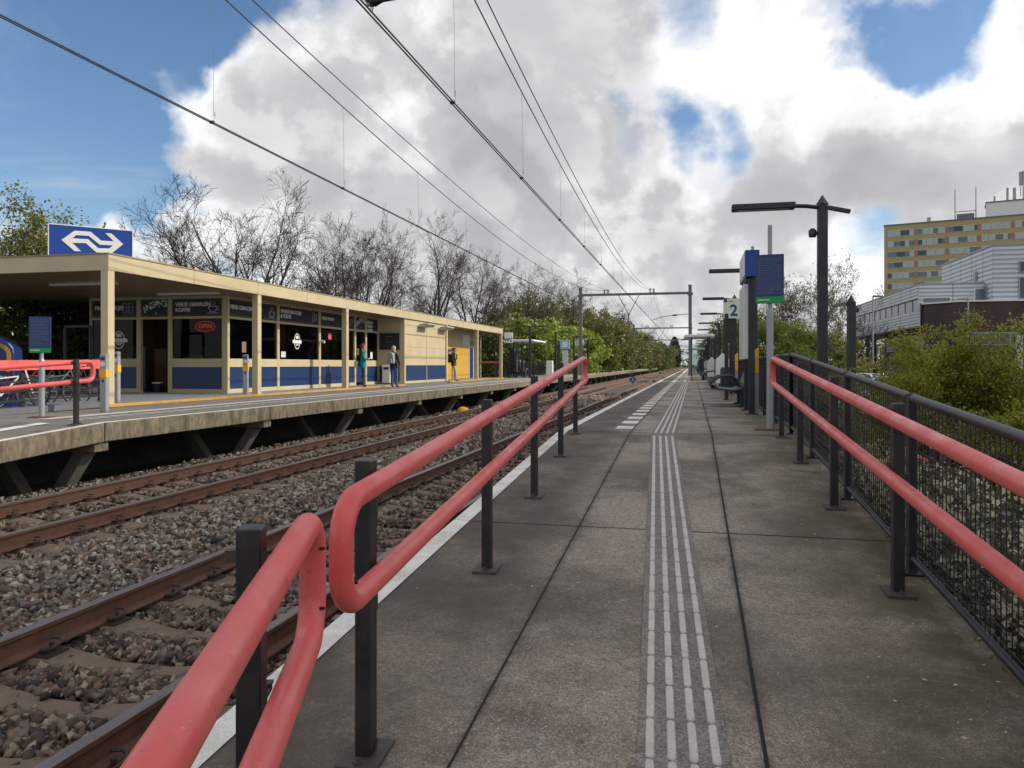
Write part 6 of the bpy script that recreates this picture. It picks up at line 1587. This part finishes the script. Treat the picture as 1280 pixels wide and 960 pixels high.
# ------------------------------------------------------------------ shrub and undergrowth right of the fence
def layered_shrub():
    """spreading shrub: thin arching boughs that carry flat sprays of small yellow-green leaves"""
    p0 = at(1205, 11.4, -1.05); t = T('spreading_shrub', 'large spreading yellow green shrub behind the mesh fence on the right', 'shrub', p0)
    rr = random.Random(9); sg = []; tips = []; dirs = []
    for k in range(130):
        a = rr.uniform(0, 2*PI); L = rr.uniform(1.5, 2.5); el = rr.uniform(.15, 1.4); p = Vector((rr.uniform(-.35,.35), rr.uniform(-.35,.35), rr.uniform(.0,.25)))
        d = Vector((math.cos(a)*math.cos(el), math.sin(a)*math.cos(el), math.sin(el))); r = .017; n = 9
        for i in range(n):
            d = (d + Vector((rr.gauss(0,.09), rr.gauss(0,.09), rr.gauss(0,.06) - .05))).normalized(); q = p + d*L/n; sg.append((tuple(p), tuple(q), r, r*.84)); p = q; r *= .84
            if i >= 2:
                for _ in range(3):
                    b = Vector((rr.gauss(0,1), rr.gauss(0,1), rr.gauss(0,.25))); b = (b.normalized() + d*.9).normalized(); l2 = rr.uniform(.18,.50); pp = p
                    for j in range(3):
                        b = (b + Vector((rr.gauss(0,.15), rr.gauss(0,.15), rr.gauss(0,.10) + .02))).normalized(); qq = pp + b*l2/3; sg.append((tuple(pp), tuple(qq), .0045, .0035)); pp = qq; tips.append((tuple(pp), tuple(b)))
    V, F = seg_tubes(sg, 4); np_mesh('stems', V, F, M['bark'], t)
    rg = np.random.default_rng(12); A = np.array([x[0] for x in tips]); n = 230000; i = rg.integers(0, len(A), n)
    P = A[i] + rg.normal(0, 1, (n, 3)) * np.array([.075, .075, .035])
    V, F = leaf_quads(P, .038, rg, aspect=.72); np_mesh('crown', V, F, M['leaf_bush'], t)
layered_shrub()
p = at(1262, 8.9, -1.0)
def undergrowth():
    rg = np.random.default_rng(21); rr = random.Random(21)
    # pale budding hedge just beyond the fence, dark stems below
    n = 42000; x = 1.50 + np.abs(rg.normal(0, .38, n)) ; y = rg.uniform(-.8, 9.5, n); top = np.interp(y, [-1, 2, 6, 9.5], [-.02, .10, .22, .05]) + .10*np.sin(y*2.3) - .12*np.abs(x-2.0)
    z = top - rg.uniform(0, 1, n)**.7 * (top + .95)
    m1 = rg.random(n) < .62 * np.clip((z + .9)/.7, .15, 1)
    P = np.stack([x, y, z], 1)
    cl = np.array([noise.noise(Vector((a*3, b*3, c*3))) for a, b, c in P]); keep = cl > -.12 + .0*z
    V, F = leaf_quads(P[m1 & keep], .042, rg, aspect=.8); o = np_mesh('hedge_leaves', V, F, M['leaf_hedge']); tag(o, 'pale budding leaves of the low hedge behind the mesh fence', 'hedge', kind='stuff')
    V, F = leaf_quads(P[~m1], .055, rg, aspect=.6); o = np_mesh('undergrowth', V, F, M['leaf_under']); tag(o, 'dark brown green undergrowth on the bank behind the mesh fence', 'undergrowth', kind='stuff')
    sg = []
    for k in range(1100):
        p = Vector((rr.uniform(1.55, 2.9), rr.uniform(-.8, 9.5), -.98)); h = rr.uniform(.5, 1.15); d = Vector((rr.gauss(0,.28), rr.gauss(0,.28), 1)).normalized(); r = .006
        for i in range(4):
            q = p + d*h/4; sg.append((tuple(p), tuple(q), r, r*.75)); p = q; r *= .75; d = (d + Vector((rr.gauss(0,.25), rr.gauss(0,.25), 0))).normalized()
    V, F = seg_tubes(sg, 4); o = np_mesh('hedge_stems', V, F, M['bark']); tag(o, 'bare brown stems of the low hedge behind the mesh fence', 'hedge stems', kind='stuff')
    # ground cover farther down the bank
    n = 30000; x = rg.uniform(1.5, 9, n); y = rg.uniform(-1, 15.5, n); z = -.62 - .42*np.minimum(1, (x-1.45)/3) + rg.uniform(0,.28,n) + np.minimum(0, (y-10.8)*.0326)
    V, F = leaf_quads(np.stack([x, y, z], 1), .07, rg); o = np_mesh('ground_cover', V, F, M['leaf_under']); tag(o, 'low leafy ground cover on the bank below the spreading shrub', 'ground cover', kind='stuff')
    # thin grass blades along the left of the tracks and behind the left platform
    n = 26000; x = rg.uniform(-40, -13.6, n); y = rg.uniform(50, 130, n); V, F = leaf_quads(np.stack([x, y, -1.2 + rg.uniform(0,.3,n)], 1), .30, rg); o = np_mesh('verge_grass', V, F, M['leaf_spring']); tag(o, 'rough green verge growing behind the left platform fence', 'grass', kind='stuff')
undergrowth()
def litter():
    rg = np.random.default_rng(31); n = 420
    x = 1.36 - np.abs(rg.normal(0, .35, n)); y = rg.uniform(1, 30, n); z = np.array([rz(v) for v in y]) + .012
    k = rg.random(n) < .3; x[k] = rg.uniform(-1.6, 1.3, k.sum())
    V, F = leaf_quads(np.stack([x, y, z], 1), .022, rg); V[:, 2] = np.repeat(z, 4) + (V[:, 2] - np.repeat(z, 4)) * .25
    o = np_mesh('leaf_litter', V, F, M['leaf_hedge']); tag(o, 'scattered dry leaf scraps lying on the right platform slabs', 'leaf litter', kind='stuff')
    # small weeds and moss tufts along the outer slab edge
    n = 2600; c = rg.uniform(2, 26, 90); i = rg.integers(0, 90, n); y = c[i] + rg.normal(0, .06, n); x = 1.385 + rg.normal(0, .025, n); z = np.array([rz(v) for v in y]) + np.abs(rg.normal(0, .022, n))
    V, F = leaf_quads(np.stack([x, y, z], 1), .03, rg, aspect=.35); o = np_mesh('edge_weeds', V, F, M['leaf_mid']); tag(o, 'tiny weeds and moss along the outer edge of the right platform', 'weeds', kind='stuff')
litter()
# ------------------------------------------------------------------ buildings on the right
def highrise():
    p1 = at(1105, 220, -1.3); ang = math.atan2(-9.6, 32.0)
    t = T('apartment_block', 'tall ochre apartment block with bands of windows and salmon panels behind the grey building', 'apartment block', p1, ang)
    H = 40.6 + 1.3; L_ = 66; D = 13; fl = 3.0; nf = 13
    m = MB(); m.box(0, L_, 0, D, 0, H - .0); m.build('wall', M['ochre'], t)
    m = MB(); m.box(-.15, L_+.15, -.15, D+.15, H+.003, H+.35); m.build('parapet', M['galv_dark'], t)
    rg = random.Random(5)
    for f in range(4, nf):
        z1 = H - 1.5 - (nf-1-f)*fl; z0 = z1 - 1.62
        for b in range(8):
            a = .9 + b*7.62; e = a + 6.75
            if e > L_: continue
            m = MB(); x = a
            while x < e - .1:
                w = min(rg.choice((1.1, 1.65, 2.2)), e - x); m.cur = rg.choice((0, 0, 1, 1, 2, 1)); m.box(x+.05, x+w-.05, -.07, -.02, z0+.06, z1-.06); x += w
            m.cur = 3; m.box(a, e, -.1, -.003, z0, z0+.055); m.box(a, e, -.1, -.003, z1-.055, z1)
            m.build('window', [M['paneA'], M['paneB'], M['paneC'], M['white']], t)
            m = MB(); m.box(e+.08, e+.80, -.06, -.003, z0, z1); m.build('salmon_panel', M['salmon'], t)
    m = MB(); m.box(25, 60, 2, 10, H+.0, H+4.4); m.build('penthouse', M['white'], t)
    m = MB(); m.box(24.8, 60.2, 1.8, 10.2, H+4.41, H+4.7); m.build('penthouse_roof', M['galv_dark'], t)
    for x, z0, z1, r in ((27, 4.7, 6.6, .25), (30, 4.7, 8.6, .3), (31.6, 4.7, 8.4, .4), (33.6, 4.7, 12.8, .18), (34.9, 4.7, 7, .2), (37, 4.7, 6.5, .25), (38.5, 4.7, 6.5, .2), (43, 4.7, 8.4, .5), (45, 4.7, 7.4, .5), (11.2, .35, 2.3, .55)):
        m = MB(); m.cyl((x, 5, H+z0), (x, 5, H+z1), r, r, 8); m.build('roof_flue', M['galv'], t)
    for x, zz in ((33.0, 9.0), (35.2, 9.6)):
        m = MB(); m.box(x-.4, x+.4, 4.7, 5.3, H+zz, H+zz+3.6 + (.8 if x > 34 else 0)); m.cyl((x, 5, H+6), (x, 5, H+zz), .12, .12, 6); m.build('antenna', M['galv'], t)
    m = MB(); m.box(18, 22.2, 3, 6, H+.35, H+2.2); m.build('roof_unit', M['galv_dark'], t)
    m = MB()
    for x in (17.6, 22.6): m.cyl((x, 4, H+.3), (x, 4, H+9.4), .13, .1, 6)
    m.cyl((17.6, 4, H+3), (22.6, 4, H+3), .1, .1, 6); m.build('mast_frame', M['galv_dark'], t)
highrise()
def clad_wall(t, name, o, xd, L_, z0, z1, pitch=.32, mm='clad', th=.12, seams=3.2):
    """metal cladding: long horizontal ribs with a groove between, vertical seams"""
    F = frame_mx(o, xd); m = MB(); m.M = F; n = max(1, round((z1-z0)/pitch)); h = (z1-z0)/n
    m.box(0, L_, z0, z1, -th, 0)
    for i in range(n): m.box(.0, L_, z0+i*h+.10*h, z0+i*h+.66*h, .002, .05)
    w = m.build(name, M[mm], t)
    m = MB(); m.M = F
    for i in range(n): m.box(.0, L_, z0+i*h+.67*h, z0+i*h+1.05*h if i < n-1 else z1, .002, .012)
    m.build('groove', M['cladrib'], w)
    m = MB(); m.M = F; s = seams
    while s < L_: m.box(s-.025, s+.025, z0, z1, .051, .056); s += seams
    if m.v: m.build('seam', M['galv_dark'], w)
    return w
def office():
    t = T('office_building', 'low grey metal clad building on a dark brick base right of the line', 'office building')
    X0, Y0, Y1 = 17.9, 68.2, 96; B = -1.02; zr = 6.5+.94; zb = 4.85+.94
    Q = lambda m, n, mm, **k: m.build(n, M[mm], t, **k)
    # wing: long clad side towards the line, ribbon window, clad band, brick below set back
    side = (0, -1, 0)
    oS = (X0, Y1, 0)
    clad_wall(t, 'cladding', oS, side, Y1-Y0, 5.4+.94, zr, .27)
    clad_wall(t, 'cladding', oS, side, Y1-Y0, 3.15+.94, 4.4+.94, .27)
    m = MB(); m.box(X0+.15, X0+.25, Y0+.06, Y1-.1, 4.4+.94, 5.4+.94); rw = Q(m, 'ribbon_window', 'paneA')
    m = MB(); y = Y0 + .05
    while y < Y1: m.box(X0+.11, X0+.148, y-.025, y+.025, 4.4+.94, 5.4+.94); y += 2.3
    m.build('mullion', M['galv_dark'], rw)
    m = MB(); m.box(X0-.06, 60, Y0-.04, Y1+.05, zr+.004, zr+.10); Q(m, 'roof_edge', 'galv')
    m = MB(); m.box(X0+.3, 60, Y0+.4, Y1-.3, 3.2+.94, zr-.01); Q(m, 'core', 'interior')
    m = MB(); m.box(X0+.02, 60, Y0, Y1-.02, 3.06+.94, 3.145+.94); Q(m, 'soffit', 'galv')
    # brick storey, set back along the side, open undercroft at the far end
    m = MB(); m.box(X0+1.0, X0+1.3, Y0-.5, 84, B, 3.05+.94); Q(m, 'brick_wall', 'brick')
    m = MB(); m.box(X0+.93, X0+.995, Y0+.8, 83.2, 1.25+.94, 1.32+.94); m.box(X0+.93, X0+.995, Y0+.8, 83.2, 2.42+.94, 2.5+.94); y = Y0+.8
    while y < 83.3: m.box(X0+.93, X0+.995, y-.05, y+.05, 1.325+.94, 2.415+.94); y += .85
    sw = Q(m, 'side_window', 'galv'); m = MB(); m.box(X0+.96, X0+.99, Y0+.9, 83.1, 1.33+.94, 2.41+.94); m.build('pane', M['tint'], sw)
    for y in (86, 89.2, 92.4, 95.4):
        m = MB(); m.cyl((X0+.5, y, B), (X0+.5, y, 3.06+.94), .17, .17, 10); Q(m, 'column', 'black')
    # brick block in front, chamfered corner, above it the front cladding
    m = MB(); poly = [(X0+.32, Y0-.52), (X0+2.2, Y0-2.6), (60, Y0-2.6), (60, Y0-.04), (X0+.32, Y0-.04)]
    m.prism(poly, 'z', B, zb); Q(m, 'brick_wall', 'brick')
    m = MB(); m.prism([(X0+.2, Y0-.56), (X0+2.15, Y0-2.72), (60.2, Y0-2.72), (60.2, Y0-.05), (X0+.2, Y0-.05)], 'z', zb+.002, zb+.12); Q(m, 'coping', 'white')
    yf = Y0-2.6
    for (px0, px1, za, zc_) in ((1174, 1220, 1.5, 2.5),):
        a = X0+2.7; b = a + 3.4
        m = MB(); m.box(a, b, yf-.08, yf-.003, za+.94, zc_+.94); w = Q(m, 'window', 'galv'); m = MB(); x = a + .12
        while x < b - .2: m.box(x, x+.62, yf-.10, yf-.081, za+1.04, zc_+.84); x += .72
        m.build('pane', M['paneC'], w)
    a = 23.9
    m = MB(); m.box(a, a+.35, yf-.5, yf-.003, .3, 3.2); m.box(a+2.1, a+2.45, yf-.5, yf-.003, .3, 3.2); m.box(a+.35, a+2.1, yf-.5, yf-.003, 3.02, 3.2); w = Q(m, 'bay_window', 'white')
    m = MB(); m.box(a+.35, a+2.1, yf-.22, yf-.1, .5, 3.0); m.build('pane', M['paneC'], w)
    m = MB()
    for z in (1.0, 1.5, 2.0, 2.5): m.box(a+.36, a+2.09, yf-.28, yf-.225, z, z+.09)
    m.build('louvre', M['galv'], w)
    # front of the wing above the brick
    clad_wall(t, 'cladding', (X0+.0, Y0+.003, 0), (1, 0, 0), 5.2, zb+.1, zr, .29, seams=2.5)
    m = MB(); m.box(X0+.35, X0+2.3, Y0-.07, Y0-.05, 4.4+.94+.5, 5.4+.94); Q(m, 'window', 'paneA')
    m = MB(); m.box(X0+2.28, X0+2.36, Y0-.09, Y0-.05, 4.4+.94+.5, 5.42+.94); m.box(X0+.3, X0+2.28, Y0-.09, Y0-.05, 5.4+.94, 5.48+.94); Q(m, 'window_frame', 'white')
    m = MB(); m.box(X0+4.0, X0+4.8, Y0-.08, Y0-.05, zb+.14, zr-.35); w = Q(m, 'window', 'white'); m = MB(); m.box(X0+4.1, X0+4.7, Y0-.10, Y0-.081, zb+.2, zr-.45); m.build('pane', M['paneA'], w)
    # tall block
    XT, YT, YE, zt = X0+4.85, Y0-1.6, 79.0, 9.25+.94
    clad_wall(t, 'cladding', (XT, YE, 0), (0,-1,0), YE-YT, zb+.1, zt, .36, seams=2.6)
    clad_wall(t, 'cladding', (XT+.001, YT, 0), (1,0,0), 60-XT, zb+.1, zt, .36, seams=2.9)
    m = MB(); m.box(XT-.08, 60.1, YT-.08, YE+.1, zt+.003, zt+.10); Q(m, 'roof_edge', 'galv')
    m = MB(); m.box(XT+.14, 59.9, YT+.14, YE-.14, zb+.1, zt-.01); Q(m, 'core', 'interior')
    for a, b, z0, z1 in ((1.75, 2.65, zt-2.15, zt-1.25), (1.75, 2.65, zb+.2, zb+1.95)):
        m = MB(); m.box(XT+a, XT+b, YT-.12, YT-.06, z0, z1); w = Q(m, 'window', 'galv'); m = MB(); m.box(XT+a+.09, XT+b-.09, YT-.14, YT-.121, z0+.09, z1-.09); m.build('pane', M['paneC'], w)
    for y, z0, z1 in ((YT+3.2, zt-2.4, zt-1.6), (YT+1.0, zt-4.5, zt-3.0)):
        m = MB(); m.box(XT-.14, XT-.06, y, y+.7, z0, z1); w = Q(m, 'window', 'galv'); m = MB(); m.box(XT-.16, XT-.141, y+.08, y+.62, z0+.08, z1-.08); m.build('pane', M['paneA'], w)
office()
# ------------------------------------------------------------------ parked cars
def car_geo(t, paint):
    # x across, y length 4.3 (front +y)
    m = MB(); prof = [(-2.12,.30),(-2.15,.62),(-2.05,.92),(-1.5,.98),(1.0,.93),(1.75,.80),(2.08,.62),(2.12,.34),(1.7,.22),(-1.7,.22)]
    m.prism([(y, z) for y, z in prof], 'x', -.86, .86); m.build('body', M[paint], t, bevel=.09, seg=2, smooth=True)
    m = MB(); a = [(-1.95,.94),(1.02,.92)]; b = [(-1.45,1.42),(.22,1.45)]
    vs = []
    for (y, z), w in ((a[0], .80), (a[1], .80), (b[1], .62), (b[0], .62)): vs += [(-w, y, z), (w, y, z)]
    m.add(vs, [(0,1,3,2),(2,3,5,4),(4,5,7,6),(6,7,1,0),(0,2,4,6),(1,7,5,3)]); m.build('windows', M['paneC'], t, bevel=.03)
    m = MB(); m.box(-.60, .60, -1.38, .14, 1.435, 1.475)
    for sx in (-1, 1):
        m.cbar((sx*.79, 1.0, .95), (sx*.615, .2, 1.46), .06, .06); m.cbar((sx*.79, -1.93, .96), (sx*.615, -1.44, 1.44), .10, .06); m.cbar((sx*.80,-.45,.95), (sx*.63,-.45,1.45), .06, .04)
    m.build('roof', M[paint], t, bevel=.012)
    for x in (-.80, .80):
        for y in (-1.32, 1.32):
            m = MB(); m.cyl((x-.1, y, .31), (x+.1, y, .31), .31, .31, 18); w = m.build('wheel', M['tyre'], t, bevel=.02)
            m = MB(); sx = .102 if x > 0 else -.102; m.cyl((x+sx, y, .31), (x+sx*1.12, y, .31), .2, .17, 12); m.build('rim', M['alu'], w)
        m = MB(); m.box(x*.8-.16, x*.8+.16, 2.02, 2.10, .58, .72); m.build('headlight', M['white'], t)
        m = MB(); m.box(x*.86-.10, x*.86+.10, -2.17, -2.10, .66, .86); m.build('tail_light', M['salmon'], t)
def cars():
    g = 'cars parked right of the platform'; protos = {}
    for px, d, rz_, pa, lb in ((1098, 31, 90, 'carwhite', 'white car nearest the two right lamp posts, partly behind the shrub'), (1128, 31.5, 92, 'carsilver', 'silver car behind the left side of the yellow green shrub'), (1158, 31, 88, 'carwhite', 'white car glimpsed through the middle of the yellow green shrub'), (1186, 31.5, 90, 'carsilver', 'silver car glimpsed through the shrub below the bay window'), (1216, 31, 90, 'carblue', 'dark blue car behind the right half of the shrub'), (1248, 31, 91, 'carwhite', 'white car behind the right end of the shrub'),
        (1040, 34, 84, 'carsilver', 'silver car just right of the tall lamp post, behind the mesh fence'), (1063, 42, 4, 'carwhite', 'white car behind the short lamp post'), (1030, 52, 88, 'carwhite', 'farther white car hidden partly by the tall lamp post'), (1082, 44, 178, 'carwhite', 'white car in front of the slim lamp post whose head points right'), (1110, 45, 0, 'carred', 'dark red car under the brick side wall'), (1140, 46, 180, 'carsilver', 'silver car in the far row before the brick wall')):
        p = at(px, d, -1.016); rz_ = R(rz_)
        if pa in protos: dup(protos[pa], p, rz_, lb)
        else: t = T('parked_car', lb, 'car', p, rz_, g); car_geo(t, pa); protos[pa] = t
cars()
